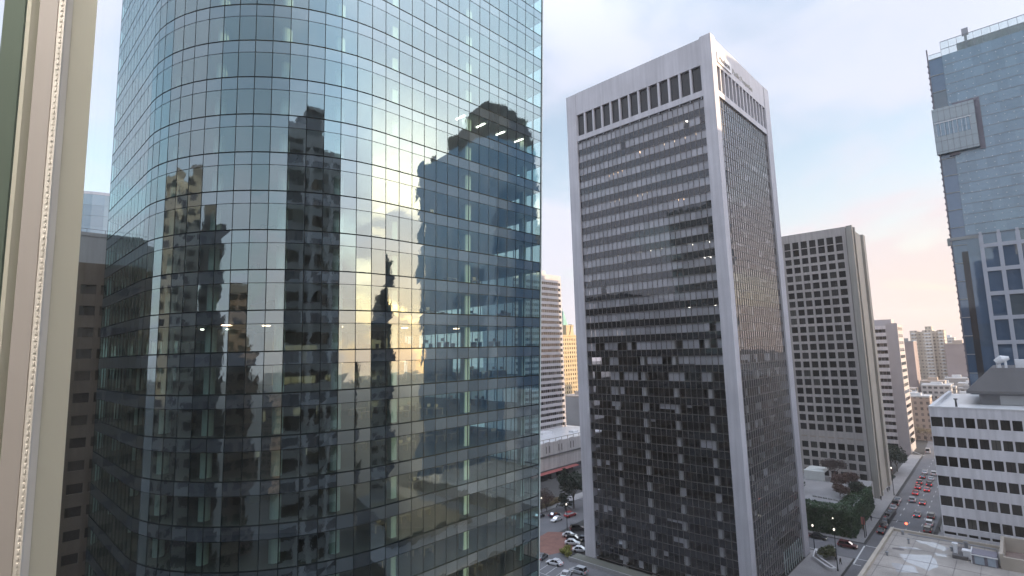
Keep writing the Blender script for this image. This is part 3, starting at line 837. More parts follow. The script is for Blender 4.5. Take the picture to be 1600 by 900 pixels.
blob('puddle', ragged([(106.3, 17.3), (108.8, 13.6), (107.4, 12.8), (103.5, 12.3), (101.2, 12.9), (103.2, 16.0)]), 22.206, 'puddle_water')
blob('puddle', ragged([(115.3, 16.2), (116.0, 13.6), (114.0, 11.6), (112.0, 12.0), (113.6, 13.9), (114.2, 15.8)]), 22.206, 'puddle_water')
blob('puddle', ragged([(110.2, 18.0), (111.2, 15.6), (110.4, 14.9), (109.6, 17.4)], amp=.15), 22.206, 'puddle_water')
blob('puddle', ragged([(110.4, 13.4), (110.9, 11.8), (109.4, 11.6), (108.9, 12.8)], amp=.15), 22.206, 'puddle_water')
blob('puddle', ragged([(101.5, 17.6), (102.0, 15.0), (99.5, 14.0), (98.2, 16.5)], amp=.2), 22.206, 'puddle_water')
surf('roof_stain', (.14, .125, .125), .5, .3, .6)
blob('roof_stain', ragged([(115.6, 11.2), (116.2, 8.0), (115.0, 6.0), (113.6, 6.4), (113.4, 9.6), (114, 11)], amp=.3), 22.204, 'roof_stain')
blob('roof_stain', ragged([(109, 18.5), (109.3, 16.9), (108.3, 16.9), (108.1, 18.4)], amp=.15), 22.204, 'roof_stain')
m = MB(); m.box(109.4, 112.0, 9.0, 10.9, 22.2, 22.7); m.build('roof_hatch_base', 'dark_roof', LR)
for nm, lb_, bx in (('vent_stack', 'slim white vent stack on the puddled roof', (110.5, 111.0, 10.3, 10.8, 22.3, 24.0)), ('air_handler', 'small white topped air handler beside the vent stack', (109.8, 110.8, 8.7, 9.6, 22.3, 23.4))):
    m = MB(); m.box(*bx); m.box(bx[0] - .1, bx[1] + .1, bx[2] - .1, bx[3] + .1, bx[5], bx[5] + .18)
    tag(m.build(nm, 'white_metal', origin=(bx[0], bx[2], 22.2)), lb_, nm.replace('_', ' '))
sm = MB()
for k_ in range(9): sm.box(91, 118.4, 19.0 - k_ * 2.9, 19.06 - k_ * 2.9, 22.2, 22.225)
for k_ in range(5): sm.box(93.5 + k_ * 5.6, 93.56 + k_ * 5.6, -8, 19.6, 22.2, 22.222)
sm.build('roof_seams', 'roof_stain', LR)
for i_, (x_, y_, w_, h__) in enumerate(((117.2, 18.2, .5, .5), (112.6, 16.8, .35, .7), (104.5, 18.6, .4, .45), (115.8, 9.6, .6, .9), (112.8, 11.2, .5, .6))):
    vv = MB(); vv.tube([(x_, y_, 22.2), (x_, y_, 22.2 + h__)], [w_ * .4, w_ * .4], 8); vv.tube([(x_, y_, 22.2 + h__), (x_, y_, 22.3 + h__), (x_, y_, 22.36 + h__)], [w_ * .6, w_ * .6, w_ * .15], 8)
    tag(vv.build('roof_vent', 'metal_grey', origin=(x_, y_, 22.2)), ['squat metal vent in the far roof corner by the parapet', 'slim metal vent between the puddles', 'low metal vent by the street side parapet', 'wide metal vent close to the white block', 'small metal vent beside the white vent stack'][i_], 'roof vent', 'metal vents on the puddled roof')
pp = MB(); pp.tube([(117.6, 17.5, 22.35), (117.6, 6, 22.35), (114.5, 6, 22.35)], [.09, .09, .09], 6); pp.build('roof_pipe', 'metal_grey', LR)
SK = thing('skylight_shed', 'grey shed with pale blue glazed panels on the puddled roof', 'roof shed', (110.5, 6.9, 22.2))
m = MB(); m.box(108.6, 111.4, 5.6, 8.5, 22.2, 23.7); m.build('body', 'slate_grey', SK)
m = MB(); m.box(108.5, 108.6, 5.8, 6.7, 22.3, 23.5); m.box(108.5, 108.6, 7.1, 8.2, 22.3, 23.5); m.build('glazed_panel', 'sky_blue_panel', SK)
m = MB(); m.box(108.5, 111.5, 8.5, 8.6, 22.2, 23.9); m.box(108.4, 108.5, 5.5, 8.6, 23.5, 23.65); m.build('edge_trim', 'white_metal', SK)
m = MB()
for y in (5.4, 4.9): m.tube([(110.2, y, 22.2), (110.2, y, 24.1)], [.06, .06], 6)
m.tube([(110.2, 5.4, 24.1), (110.2, 4.9, 24.1)], [.06, .06], 6); m.tube([(110.2, 5.4, 23.2), (110.2, 4.9, 23.2)], [.05, .05], 6)
tag(m.build('roof_ladder', 'white_metal', origin=(110.2, 5.1, 22.2)), 'white access ladder frame beside the glazed roof shed', 'ladder')
PT = thing('roof_enclosure', 'open tan walled pit on the roof under the white block', 'roof enclosure', (113, 1, 22.2))
m = MB(); m.box(108.6, 118.3, 4.9, 5.3, 22.2, 24.4); m.box(117.9, 118.3, -6, 4.9, 22.2, 24.4); m.box(108.6, 109.0, -6, 4.9, 22.2, 24.0); m.build('wall', 'parapet_tan', PT)
m = MB(); m.box(109.0, 117.9, -6, 4.9, 22.2, 22.3); m.build('floor', 'pit_brown', PT)
m = MB(); m.box(110.5, 112.4, 3.0, 4.3, 22.3, 23.6); m.box(110.5, 112.4, .4, 2.0, 22.3, 23.6); m.build('duct', 'pit_brown', PT)

# ------------------------------------------------------------------ left side: brown block, pale tower
random.seed(71)
BB = thing('brown_block', 'dark brown block with grey upper storey beside the window frame', 'building', (5, 130, 0))
F = Face('-v', 120)
for k in range(18):
    z = 3 + k * 3.85
    w = MB()
    for i in range(26): F.quad(w, -32 + i * 2.9, -32 + i * 2.9 + 2.3, z, z + 1.7, -.3)
    w.build('window_band', 'window_brown', BB)
    s = MB(); F.box(s, -33, 44, z + 1.7, z + 3.85, -.35, 0); s.build('spandrel_band', 'brown_brick', BB)
m = MB()
for i in range(27): F.box(m, -32.7 + i * 2.9, -32.05 + i * 2.9, 0, 74.1, -.34, .03)
F.box(m, -33, 44, 0, 3, -.35, 0); F.box(m, -33, 44, 72.3, 74.1, -.34, .01); m.build('piers', 'brown_brick', BB)
m = MB(); m.box(-33, 44, 120.4, 150, 0, 74); m.build('body', 'brown_brick', BB)
m = MB(); m.box(-25, 43.5, 124, 146, 74, 80.2); m.box(-25, 43.5, 123.9, 124, 79.8, 80.5); m.build('upper_storey', 'storey_grey', BB)
m = MB()
for i in range(24): m.tube([(-24 + i * 2.8, 124.2, 80.2), (-24 + i * 2.8, 124.2, 81.2)], [.04, .04], 5)
m.tube([(-25, 124.2, 81.2), (43, 124.2, 81.2)], [.04, .04], 5); m.build('roof_railing', 'metal_dark', BB)
PTW = thing('pale_round_tower', 'faint pale blue tower with rounded top beyond the window frame', 'tower', (30, 240, 0))
m = MB(); pl_ = [(36 + 20 * math.cos(k_ * math.pi / 18), 250 + 20 * math.sin(k_ * math.pi / 18)) for k_ in range(36)]
for k_ in range(30):
    for i_ in range(36):
        p_, q_ = pl_[i_], pl_[(i_ + 1) % 36]
        m.quad((p_[0], p_[1], k_ * 3.85), (q_[0], q_[1], k_ * 3.85), (q_[0], q_[1], k_ * 3.85 + 3.8), (p_[0], p_[1], k_ * 3.85 + 3.8))
m.build('body', 'tower_pale', PTW)
m = MB(); m.prism(pl_, 115.5, 116.5); m.build('roof', 'grid_frame', PTW)
m = MB(); m.box(28, 44, 242, 258, 116.5, 119); m.build('roof_plant_room', 'grid_frame', PTW)

# ------------------------------------------------------------------ gap between the two towers
PD = thing('podium_building', 'long low pale concrete podium with water stained parapet', 'building', (190, 170, 0))
m = MB(); m.box(120, 235, 157, 300, 3.4, 15.0); m.build('wall', 'pale_concrete', PD)
m = MB(); m.box(119.8, 235.2, 156.6, 157, 9.0, 9.6); m.box(119.8, 235.2, 156.7, 157, 3.0, 3.5); m.build('string_course', 'dark_roof', PD)
m = MB(); m.box(120, 235, 158.4, 300, 0, 3.4); m.build('ground_storey', 'slate_grey', PD)
m = MB()
for i in range(24): m.box(130 + i * 4.4, 130.25 + i * 4.4, 157.3, 157.55, 15.0, 16.6)
m.box(120, 235, 157.3, 157.5, 16.3, 16.6)
for i in range(12): m.box(131 + i * 8.8, 134 + i * 8.8, 156.9, 157.0, 13.6, 15.4)
m.build('parapet_frames', 'pale_concrete', PD)
surf('water_stain', (.19, .17, .165), .9, .4, .5, streak=.4)
m = MB()
for i in range(12):
    for q in (0, 2.2): m.box(131.3 + i * 8.8 + q, 131.9 + i * 8.8 + q, 156.96, 156.99, 10.6, 13.6)
m.build('water_stains', 'water_stain', PD)
m = MB(); m.box(120, 235, 157.6, 300, 15.0, 15.1); m.build('roof', 'roof_membrane', PD)
m = MB(); m.prism([(205, 154.6), (172, 154.6), (172, 157), (205, 157)], 2.5, 2.9, top=[(205, 156), (172, 156), (172, 157), (205, 157)]); m.build('awning', 'awning_red', PD)
m = MB()
for x in (178, 184, 190.5, 196.5): m.box(x, x + 3.4, 154.3, 157.9, .1, 2.4)
m.build('shopfront', 'window_strip', PD)
m = MB(); m.box(200, 207, 172, 178, 15.1, 16.2); m.box(215, 219, 165, 168, 15.1, 16.0); tag(m.build('roof_unit', 'white_metal', origin=(205, 172, 15.1)), 'low white plant unit on the podium roof below the hotel', 'roof unit')
HT = thing('hotel_tower', 'slim lavender hotel tower with ribbon windows between the glass towers', 'tower', (212, 190, 0))
F = Face('-v', 182)
m = MB(); m.box(192, 230.8, 182.35, 205, 15, 97.2); m.build('body', 'lavender_concrete', HT)
random.seed(81)
for k in range(26):
    z = 16.0 + k * 3.03
    w = MB()
    n_ = 22
    for i in range(n_): F.quad(w, 193 + i * 1.69, 193 + i * 1.69 + 1.5, z, z + 1.55, -.3)
    w.build('window_band', 'window_strip', HT)
    s = MB(); F.box(s, 192, 230.8, z + 1.55, z + 3.03, -.33, .18 if k % 2 else .2); s.build('spandrel_band', 'lavender_concrete', HT)
m = MB(); F.box(m, 192, 230.8, 94.8, 97.4, -.33, .25); F.box(m, 230.2, 230.9, 15, 94.8, -.33, .22); m.build('crown', 'lavender_concrete', HT)
m = MB(); m.box(200, 224, 187, 200, 97.2, 100.4); m.build('roof_plant_room', 'lavender_concrete', HT)
# chateau hotel in late sun
CH = thing('chateau_hotel', 'sunlit yellow stone hotel with a green copper roof', 'hotel', (370, 290, 0))
F = Face('-v', 280)
cols = []; x = 349.0
while x < 384: cols.append((x, x + 1.25)); x += 3.1
rows = [(5 + 3.7 * k, 6.9 + 3.7 * k) for k in range(17)]
random.seed(91)
punched(CH, F, cols, rows, 346, 386, 0, 68.4, 'chateau_stone', rec=.3, limit=100)
m = MB(); m.box(346, 386, 280.5, 310, 0, 68.2); m.build('body', 'chateau_stone', CH)
m = MB(); m.box(345.6, 386.4, 279.5, 280.2, 48.6, 49.4); m.box(345.6, 386.4, 279.4, 280.2, 68.4, 69.2); m.build('cornice', 'chateau_stone', CH)
m = MB(); m.box(362, 372, 281, 292, 68.3, 77); m.box(361.6, 372.4, 280.7, 292.4, 77, 77.8); m.prism([(366, 280.2), (372, 280.2), (372, 284), (366, 284)], 69.2, 78.5, top=[(368.8, 280.2), (369.2, 280.2), (369.2, 284), (368.8, 284)]); m.build('dormer', 'chateau_stone', CH)
m = MB(); m.prism([(373.5, 293), (384.5, 293), (384.5, 304), (373.5, 304)], 68.3, 91.5, top=[(379.0, 297), (379.4, 297), (379.4, 299), (379.0, 299)]); m.build('copper_roof', 'copper_green', CH)
m = MB(); m.tube([(379.2, 298, 91), (379.2, 298, 95)], [.25, .05], 6); m.build('finial', 'copper_green', CH)
GR = thing('slate_annex', 'grey slate roofed annex at the foot of the sunlit hotel', 'building', (340, 262, 0))
m = MB(); m.box(318, 362, 255, 276, 0, 12); m.build('wall', 'slate_grey', GR)
m = MB(); m.prism([(317.5, 254.5), (362.5, 254.5), (362.5, 276.5), (317.5, 276.5)], 12, 14.5, top=[(320, 264), (360, 264), (360, 267), (320, 267)]); m.build('roof', 'slate_grey', GR)

# ------------------------------------------------------------------ far city
random.seed(101)
AP = thing('apartment_block', 'cream apartment block with many small windows on the skyline', 'apartment block', (632, 60, 0))
m = MB()
for (y0, y1, x0, z1) in ((48.3, 53, 620, 65.2), (53, 56.5, 622, 64.2), (56.5, 64, 619, 65.4), (64, 68, 622, 64.2), (68, 73.3, 620, 65.4)): m.box(x0, 640, y0, y1, 0, z1)
m.build('wall', 'far_cream', AP)
m = MB(); m.box(624, 634, 57, 62, 65.4, 69); m.build('roof_plant_room', 'far_cream', AP)
m = MB()
for k in range(20):
    for (y0, y1) in ((58, 62.6), (49.2, 52.2), (69, 72.4)): m.box(618.2, 619.9, y0, y1, 5 + k * 3.0, 5.9 + k * 3)
m.build('balconies', 'white_trim', AP)
def farblock(x, y, w, dpt, h, mat, label, cat='building', group=None, roof=True):
    t = thing('city_block', label, cat, (x, y, 0), group)
    m = MB(); m.box(x, x + dpt, y - w / 2, y + w / 2, 0, h); m.build('wall', mat, t)
    m = MB(); m.box(x + dpt * .3, x + dpt * .7, y - w * .2, y + w * .2, h, h + random.uniform(1.5, 3)); m.box(x - .2, x + dpt, y - w / 2 - .2, y + w / 2 + .2, h - .5, h + .4); m.build('roof', random.choice(['grey_block', 'roof_membrane', 'tan_block']), t)
    return t
farblock(520, 66, 12, 20, 55.5, 'rose_block', 'dull rose block left of the cream apartments')
farblock(600, 39, 17, 26, 52.5, 'rose_block', 'broad dull rose block right of the cream apartments')
farblock(700, 52, 10, 20, 58, 'far_white', 'faint white tower top behind the broad rose block')
farblock(380, 46.2, 13.5, 10, 24.5, 'far_tan', 'tan brick block with arched front above the street end')
farblock(398, 47.5, 9, 8, 9.8, 'far_cream', 'small yellow lit shop building at the street end')
mats = ['far_grey', 'far_tan', 'far_white', 'far_cream', 'tan_block', 'grey_block', 'far_white']
GRPF = 'low rise blocks filling the far city'
k = 0
for x in range(420, 1000, 34):
    for r_ in (.058, .075, .092, .112, .132, .150):
        y = x * r_ + random.uniform(-5, 5)
        if 590 < x < 660 and 40 < y < 80: continue
        h_ = min(38, random.uniform(7, 17) + (x - 400) * .03 + random.random() ** 3 * 9)
        farblock(x + random.uniform(-10, 10), y, random.uniform(8, 17), random.uniform(9, 16), h_, random.choice(mats), 'low rise pale block among the far city roofs', 'building', GRPF)
        k += 1
for x, y, h_ in ((264, 77, 103), (296, -46, 126), (198, -88, 118), (300, -18, 40), (270, -45, 55), (340, -40, 35), (262, 150, 22), (300, 128, 26), (330, 175, 30), (430, 130, 40), (480, 210, 34), (420, 230, 30), (300, 230, 24)):  # leading entries are unseen blocks added to keep low sun off facades
    farblock(x, y, random.uniform(18, 28), 26, h_, random.choice(mats), 'hidden mid rise block, several added as unseen sun blockers', 'building', 'mid rise blocks hidden behind the towers')
# ------------------------------------------------------------------ the photographer's own building and its mirror neighbours
TV = Vector((.70710678, -.70710678, 0)); NV = Vector((.70710678, .70710678, 0))
def Q(t, d, z): return tuple(TV * t + NV * d + Vector((0, 0, z)))
class Cham(Face):
    def __init__(s): s.k = 'c'
    def P(s, a, z, d): return Q(a, d, z)
    def box(s, mb, s0, s1, z0, z1, d0, d1, mi=0):
        vs = [Q(t, d_, z) for z in (z0, z1) for d_ in (d0, d1) for t in (s0, s1)]
        mb.add(vs, [(0, 2, 3, 1), (4, 5, 7, 6), (0, 1, 5, 4), (2, 6, 7, 3), (0, 4, 6, 2), (1, 3, 7, 5)], mi)
    def quad(s, mb, s0, s1, z0, z1, d, mi=0, r=None): mb.quad(Q(s1, d, z0), Q(s0, d, z0), Q(s0, d, z1), Q(s1, d, z1), mi, r)
CF = Cham()
OB = thing('viewpoint_building', 'dark tower with pale piers and stepped top mirrored in the curved glass', 'tower', (-10, -10, 0))
T0, T1 = -18.3, 24.0
piers = [-18.0, -13.2, -8.2, -2.9, 2.4, 7.8, 13.0, 18.2, 23.6]
fz = [54.4 + 3.6 * k for k in range(-15, 12)]
pi_ = MB()
for i, t in enumerate(piers): CF.box(pi_, t - .4, t + .4, 0, 97.4, .5, 1.0)
pi_.build('piers', 'pale_concrete', OB)
random.seed(111)
for z in fz:
    s = MB(); CF.box(s, T0, T1, z - .9, z + .55, .44, .76); s.build('spandrel_band', 'mirror_spandrel' if 'mirror_spandrel' in MATS else 'grey_block', OB)
    w = MB()
    for i in range(len(piers) - 1):
        if i == 3 and abs(z - 54.4) < .1: continue
        for q in range(3):
            a = piers[i] + (piers[i + 1] - piers[i]) * q / 3; b_ = piers[i] + (piers[i + 1] - piers[i]) * (q + 1) / 3
            CF.quad(w, a + .05, b_ - .05, z + .55, z + 2.7, .5)
    w.build('window_band', 'window_strip', OB)
# shell behind the facade, hollow where the room is
sh = MB()
poly = [Q(T0, .44, 0), Q(T1, .44, 0), (12.5, -45, 0), (-30, -45, 0), (-36, -12, 0)]
for i in range(1, 5):
    a, b_ = poly[i], poly[(i + 1) % 5]
    sh.quad((a[0], a[1], 0), (a[0], a[1], 97.6), (b_[0], b_[1], 97.6), (b_[0], b_[1], 0))
sh.add([(p[0], p[1], 97.6) for p in poly], [(0, 1, 2, 3, 4)])
sh.build('outer_shell', 'mirror_dark', OB)
m = MB(); CF.box(m, T0, T1, 95.5, 98.0, .43, .8); m.build('parapet', 'pale_concrete', OB)
m = MB(); CF.box(m, -7.6, 5.2, 97.6, 103.2, -12, -.4); m.build('roof_penthouse', 'penthouse_wall', OB)
m = MB()
for t in (-7.4, -3, 4.9): CF.box(m, t - .3, t + .3, 97.6, 103.3, -.4, -.1)
CF.box(m, -7.8, 5.4, 103.2, 103.9, -12, 0); m.build('penthouse_trim', 'pale_concrete', OB)
# the room around the camera
rm = MB()
CF.box(rm, -2.75, 2.25, 54.2, 54.4, -4.2, .5); rm.build('room_floor', 'room_carpet', OB)
rm = MB(); CF.box(rm, -2.75, 2.25, 57.3, 57.5, -4.2, .5); CF.box(rm, -2.85, -2.75, 54.2, 57.5, -4.2, .5); CF.box(rm, 2.25, 2.35, 54.2, 57.5, -4.2, .5); CF.box(rm, -2.85, 2.35, 54.2, 57.5, -4.3, -4.2)
rm.build('room_walls', 'room_white', OB)
rm = MB(); CF.box(rm, -.9, .1, 57.24, 57.3, -.35, .15); rm.build('ceiling_light', 'frame_fill_panel', OB)  # panel added out of view to brighten the window frame
# the window: panes and the upright seen at the left edge
WF = thing('window_frame', 'cream and taupe metal window frame upright close to the lens', 'window frame', Q(-.4, .46, 54.9))
rat = {'edge': -.7932, 'cr': -.8451, 'g1': -.8522, 'b0': -.8522, 'b1': -.8687, 'k1': -.8710, 't1': -.9063, 'd1': -.9228, 'l1': -.9392, 'e1': -.9674}
def prof(name, pts, mat):
    m = MB(); poly = [Vector(Q(t, d_, 0)) for t, d_ in pts]
    m.prism([(p.x, p.y) for p in poly], 54.95, 57.25); return m.build(name, mat, WF)
def tt(key, d_): return rat[key] * d_
D0, D1, D2, D3 = .470, .452, .440, .455
prof('outer_return', [(tt('edge', D0), D0), (tt('cr', D1), D1), (tt('cr', D1) - .01, .4695), (tt('edge', D0) - .002, .4699)], 'frame_cream')
prof('grey_groove', [(tt('cr', D1) - .0002, D1 + .0), (tt('g1', .452) - .001, .452), (tt('g1', .452) - .001, .4692), (tt('cr', D1) - .0002, .4692)], 'metal_grey')
prof('white_gasket', [(tt('b0', .446), .446), (tt('b0', .441) - .0015, .441), (tt('b1', .440), .440), (tt('b1', .446), .450), (tt('b0', .446), .452)], 'gasket_white')
m = MB()
tm = (tt('b0', .4405) - .0015 + tt('b1', .44)) / 2
for k_ in range(420): CF.box(m, tm - .0008, tm + .0008, 55.0 + k_ * .005, 55.0025 + k_ * .005, .43993, .4412)
m.build('gasket_ribs', 'gasket_white', WF)['kind'] = 'stuff'
prof('black_seam', [(tt('b1', .450), .450), (tt('k1', .450) - .002, .450), (tt('k1', .45) - .002, .4692), (tt('b1', .45), .4692)], 'gasket_black')
prof('taupe_face', [(tt('k1', D2), D2), (tt('t1', D2), D2), (tt('t1', D2) - .004, .4692), (tt('k1', D2), .4692)], 'frame_taupe')
prof('dark_recess', [(tt('t1', .455), .462), (tt('d1', .455) - .004, .462), (tt('d1', .455) - .004, .4692), (tt('t1', .455), .4692)], 'frame_green')
prof('light_bead', [(tt('d1', .452), .452), (tt('l1', .452), .456), (tt('l1', .452), .4692), (tt('d1', .452), .4692)], 'frame_cream')
prof('green_stop', [(tt('l1', .458), .46), (tt('e1', .46) - .006, .462), (tt('e1', .46) - .006, .4692), (tt('l1', .458), .4692)], 'frame_green')
m = MB(); CF.quad(m, tt('edge', D0) - .03, 2.0, 54.95, 57.1, .4705); m.build('glass_pane', 'window_pane', WF)
m = MB(); CF.quad(m, -2.5, tt('e1', .46) + .012, 54.95, 57.1, .4705); m.build('glass_pane', 'window_pane', WF)
m = MB(); CF.box(m, -2.5, 2.0, 54.85, 54.95, .42, .5); CF.box(m, -2.5, 2.0, 57.1, 57.3, .42, .5); CF.box(m, 2.0, 2.1, 54.85, 57.3, .42, .5); m.build('sill_and_head', 'frame_cream', WF)

SX = thing('dark_annex', 'low dark roofed annex beside the puddled roof', 'building', (70, -15, 0))
m = MB(); m.box(50, 89, -50, 17, 0, 19.5); m.build('body', 'dark_roof', SX)
m = MB(); m.box(60, 80, -30, 0, 19.5, 21); m.build('roof_plant_room', 'brown_brick', SX)
# towers known only from the mirror images
def mirror(name, label, x0, x1, y0, y1, h, mat, crown=None, group=None):
    t = thing(name, label, 'tower', ((x0 + x1) / 2, (y0 + y1) / 2, 0), group)
    m = MB(); m.box(x0, x1, y0, y1, 0, h); m.build('wall', mat, t)
    if crown:
        m = MB()
        for (a, b_, c_, d_, z0, z1) in crown: m.box(a, b_, c_, d_, z0, z1)
        m.build('crown', 'dark_roof', t)
    else:
        m = MB(); m.box(x0 + 2, x1 - 2, y0 + 2, y1 - 2, h, h + 3); m.build('roof_plant_room', 'dark_roof', t)
    return t
mirror('mirrored_blue_tower', 'big blue tower with dark stepped crown mirrored in flat glass', 150, 178, -113, -62, 148, 'mirror_blue_glass',
       [(151, 177, -92, -63, 148, 156), (152, 176, -80, -64, 156, 162), (154, 170, -74, -66, 162, 165), (152, 160, -108, -98, 148, 151)])
mirror('mirrored_slim_tower', 'slim dark tower mirrored beside the bright band of sky', 118, 126, -112, -100, 96, 'mirror_dark')
mirror('mirrored_low_tower', 'small dark stepped tower mirrored left of the slim one', 112, 120, -126, -116, 84, 'mirror_dark')
mirror('mirrored_twin_block', 'dark block with grey mast mirrored at the curve\'s far left', -70, -50, 96, 112, 99, 'mirror_concrete')
mirror('mirrored_pale_block', 'pale concrete tower mirrored in the left of the curved glass', -92, -74, 72, 84, 101, 'mirror_concrete')
mirror('mirrored_stepped_block', 'dark stepped block mirrored low in the curved glass', -96, -74, 40, 62, 89, 'mirror_dark', [(-94, -76, 50, 62, 89, 94)])
mirror('mirrored_low_block', 'low slate block mirrored left of the dark tower', -110, -86, -8, 30, 74, 'mirror_brown')
random.seed(121)
GRP = 'downtown blocks known from reflections'
for i in range(34):
    a = R(random.uniform(-160, 5) if i % 4 else random.uniform(150, 200)); rr = random.uniform(75, 210)
    x, y = 20 + rr * math.cos(a), 40 + rr * math.sin(a)
    if x > 40 and y > -58 : continue
    if -48 < x < 34 and -60 < y < 20: continue
    if 105 < x < 195 and -130 < y < -40: continue
    h_ = 56 + rr * random.uniform(-.12, .095)
    w_ = random.uniform(14, 26)
    mirror('mirrored_city_block', 'ordinary downtown block seen only as a mirror image', x - w_ / 2, x + w_ / 2, y - w_ / 2, y + w_ / 2, h_, random.choice(['mirror_dark', 'mirror_brown', 'mirror_brown', 'mirror_concrete']), group=GRP)

# ------------------------------------------------------------------ vegetation
def leaves(mb, c, rad, n, size, flat=.5, shell=.35):
    for _ in range(n):
        u = random.random() ** shell
        a = random.uniform(0, 2 * math.pi); zc_ = random.uniform(-1, 1); q = math.sqrt(1 - zc_ * zc_)
        p = Vector((c[0] + rad[0] * u * q * math.cos(a), c[1] + rad[1] * u * q * math.sin(a), c[2] + rad[2] * u * zc_))
        t = Vector((random.gauss(0, 1), random.gauss(0, 1), random.gauss(0, flat))).normalized()
        s = Vector((random.gauss(0, 1), random.gauss(0, 1), random.gauss(0, 1))); b_ = t.cross(s).normalized()
        w = size * random.uniform(.6, 1.4)
        mb.quad(p - t * w - b_ * w * .6, p + t * w - b_ * w * .5, p + t * w * .9 + b_ * w * .6, p - t * w * .8 + b_ * w * .5)
def branches(mb, p, d, ln, r, depth, spread=.6, tips=None, up=.15):
    e = p + d * ln
    mid = p.lerp(e, .5) + Vector((random.gauss(0, .06), random.gauss(0, .06), 0)) * ln
    mb.tube([p, mid, e], [r, r * .8, r * .62], 5 if depth > 1 else 3, caps=False)
    if tips is not None and depth <= 1: tips.append(e)
    if depth == 0: return
    for _ in range(random.choice((2, 3)) if depth > 1 else 3):
        nd = (d + Vector((random.gauss(0, spread), random.gauss(0, spread), random.gauss(up, spread * .6)))).normalized()
        branches(mb, e, nd, ln * random.uniform(.62, .85), r * .6, depth - 1, spread, tips, up)
def tree(name, label, x, y, h, crown_r, leaf, n, size, seed, group=None, bare=False, z0=0):
    random.seed(seed)
    t = thing(name, label, 'tree' if 'shrub' not in name else 'shrub', (x, y, z0), group)
    tr_ = MB(); tips = []
    base = Vector((x, y, z0)); th = h * .28
    tr_.tube([base, base + Vector((.1, .05, th))], [h * .022, h * .017], 7)
    for k in range(4):
        a = k * 1.57 + random.uniform(-.4, .4)
        branches(tr_, base + Vector((.1, .05, th * random.uniform(.8, 1))), Vector((math.cos(a) * .6, math.sin(a) * .6, 1)).normalized(), h * .24, h * .011, 3 if bare else 2, .5, tips)
    tr_.build('trunk', 'twig' if bare else 'tree_bark', t)
    cr_ = MB()
    per = max(1, n // max(1, len(tips)))
    for e in tips: leaves(cr_, e, (crown_r * .34, crown_r * .34, crown_r * .26), int(per * random.uniform(.4, 1.6)), size)
    cr_.build('crown', leaf, t)
    return t
def pine(label, x, y, h, r0, seed, leaf='leaf_dark', group=None):
    random.seed(seed)
    t = thing('pine_tree', label, 'tree', (x, y, 0), group)
    m = MB(); m.tube([(x, y, 0), (x, y, h)], [h * .016, .04], 7); cr_ = MB()
    z = h * .12
    while z < h:
        f = 1 - (z - h * .12) / (h * .9); rr = r0 * f * random.uniform(.7, 1.15) + .2
        for k in range(7):
            a = random.uniform(0, 6.28); e = Vector((x + rr * math.cos(a), y + rr * math.sin(a), z - rr * .12 + random.uniform(-.2, .3)))
            m.tube([(x, y, z), e], [.05, .015], 3, caps=False)
            for q in range(5):
                p = Vector((x, y, z)).lerp(e, .25 + .75 * q / 4)
                leaves(cr_, p, (.35, .35, .18), 5, .2, .3)
        z += h * .045
    m.build('trunk', 'tree_bark', t); cr_.build('crown', leaf, t)
pine('dark green pine beside the podium wall with spread branches', 152, 121.5, 14.5, 3.3, 201)
tree('broad_tree', 'dark rounded evergreen against the white corner column', 155.5, 120.5, 13.5, 5.0, 'leaf_dark', 5200, .28, 202)
tree('broad_tree', 'dark evergreen half hidden behind the white corner column', 160, 124, 13, 4.5, 'leaf_dark', 3600, .28, 203)
for i, (x, y, h_, lf, lb) in enumerate(((143, 127.5, 6.5, 'twig', 'bare brown shrub next to the glass tower edge'), (146.5, 125.5, 6, 'leaf_rust', 'rusty bare shrub left of the pine tree'), (149, 128, 7, 'twig', 'tall bare brown shrub behind the pine tree'), (140, 128.5, 6, 'leaf_rust', 'low rusty shrub farthest left along the back road'))):
    tree('bare_shrub', lb, x, y, h_, 4, lf, 900, .16, 210 + i, bare=True)
o = MB(); random.seed(222); leaves(o, (151, 131, .5), (14, 2.5, .9), 4000, .3); g_ = o.build('dry_grass', 'leaf_straw'); g_['kind'] = 'stuff'
yb = thing('yellow_shrub', 'yellow green shrub beside the white column foot', 'shrub', (120.2, 95.6, 0))
random.seed(223); m = MB(); 
for k in range(10): branches(m, Vector((120.2 + random.uniform(-1.6, 1.6), 95.6 + random.uniform(-1.2, 1.2), 0)), Vector((random.gauss(0, .3), random.gauss(0, .3), 1)).normalized(), .8, .03, 1)
m.build('stem', 'twig', yb); m = MB()
for k in range(14): leaves(m, (120.2 + random.uniform(-2.0, 2.0), 95.6 + random.uniform(-1.6, 1.6), random.uniform(.6, 1.5)), (.9, .9, .6), 110, .14)
m.build('foliage', 'leaf_yellow', yb)
# ivy covered planter block at the corner
HB = thing('ivy_planter', 'ivy covered raised garden block at the street corner', 'planter', (198, 48, 0))
m = MB(); m.prism([(181.6, 40.4), (216, 41.4), (226, 42.2), (226, 64), (181.6, 64)], .05, 7.2); m.build('retaining_wall', 'grey_block', HB)
m = MB(); m.prism([(188, 45.5), (216, 45.5), (216, 62), (188, 62)], 7.2, 7.34); m.build('terrace_paving', 'sidewalk', HB)
random.seed(231); iv = MB()
def ivy(x0, y0, x1, y1, z0, z1, n, size=.22, depth=.35):
    for _ in range(n):
        f = random.random(); x = x0 + (x1 - x0) * f; y = y0 + (y1 - y0) * f; z = z0 + (z1 - z0) * random.random() ** .9
        bulge = .25 + .10 * math.sin(f * 19 + z * .8) + .08 * math.sin(f * 43 + z * 2.1)
        leaves(iv, (x - (bulge if abs(x1 - x0) < 1 else 0), y - (bulge if abs(x1 - x0) > 1 else 0), z), (depth, depth, depth), 1, size)
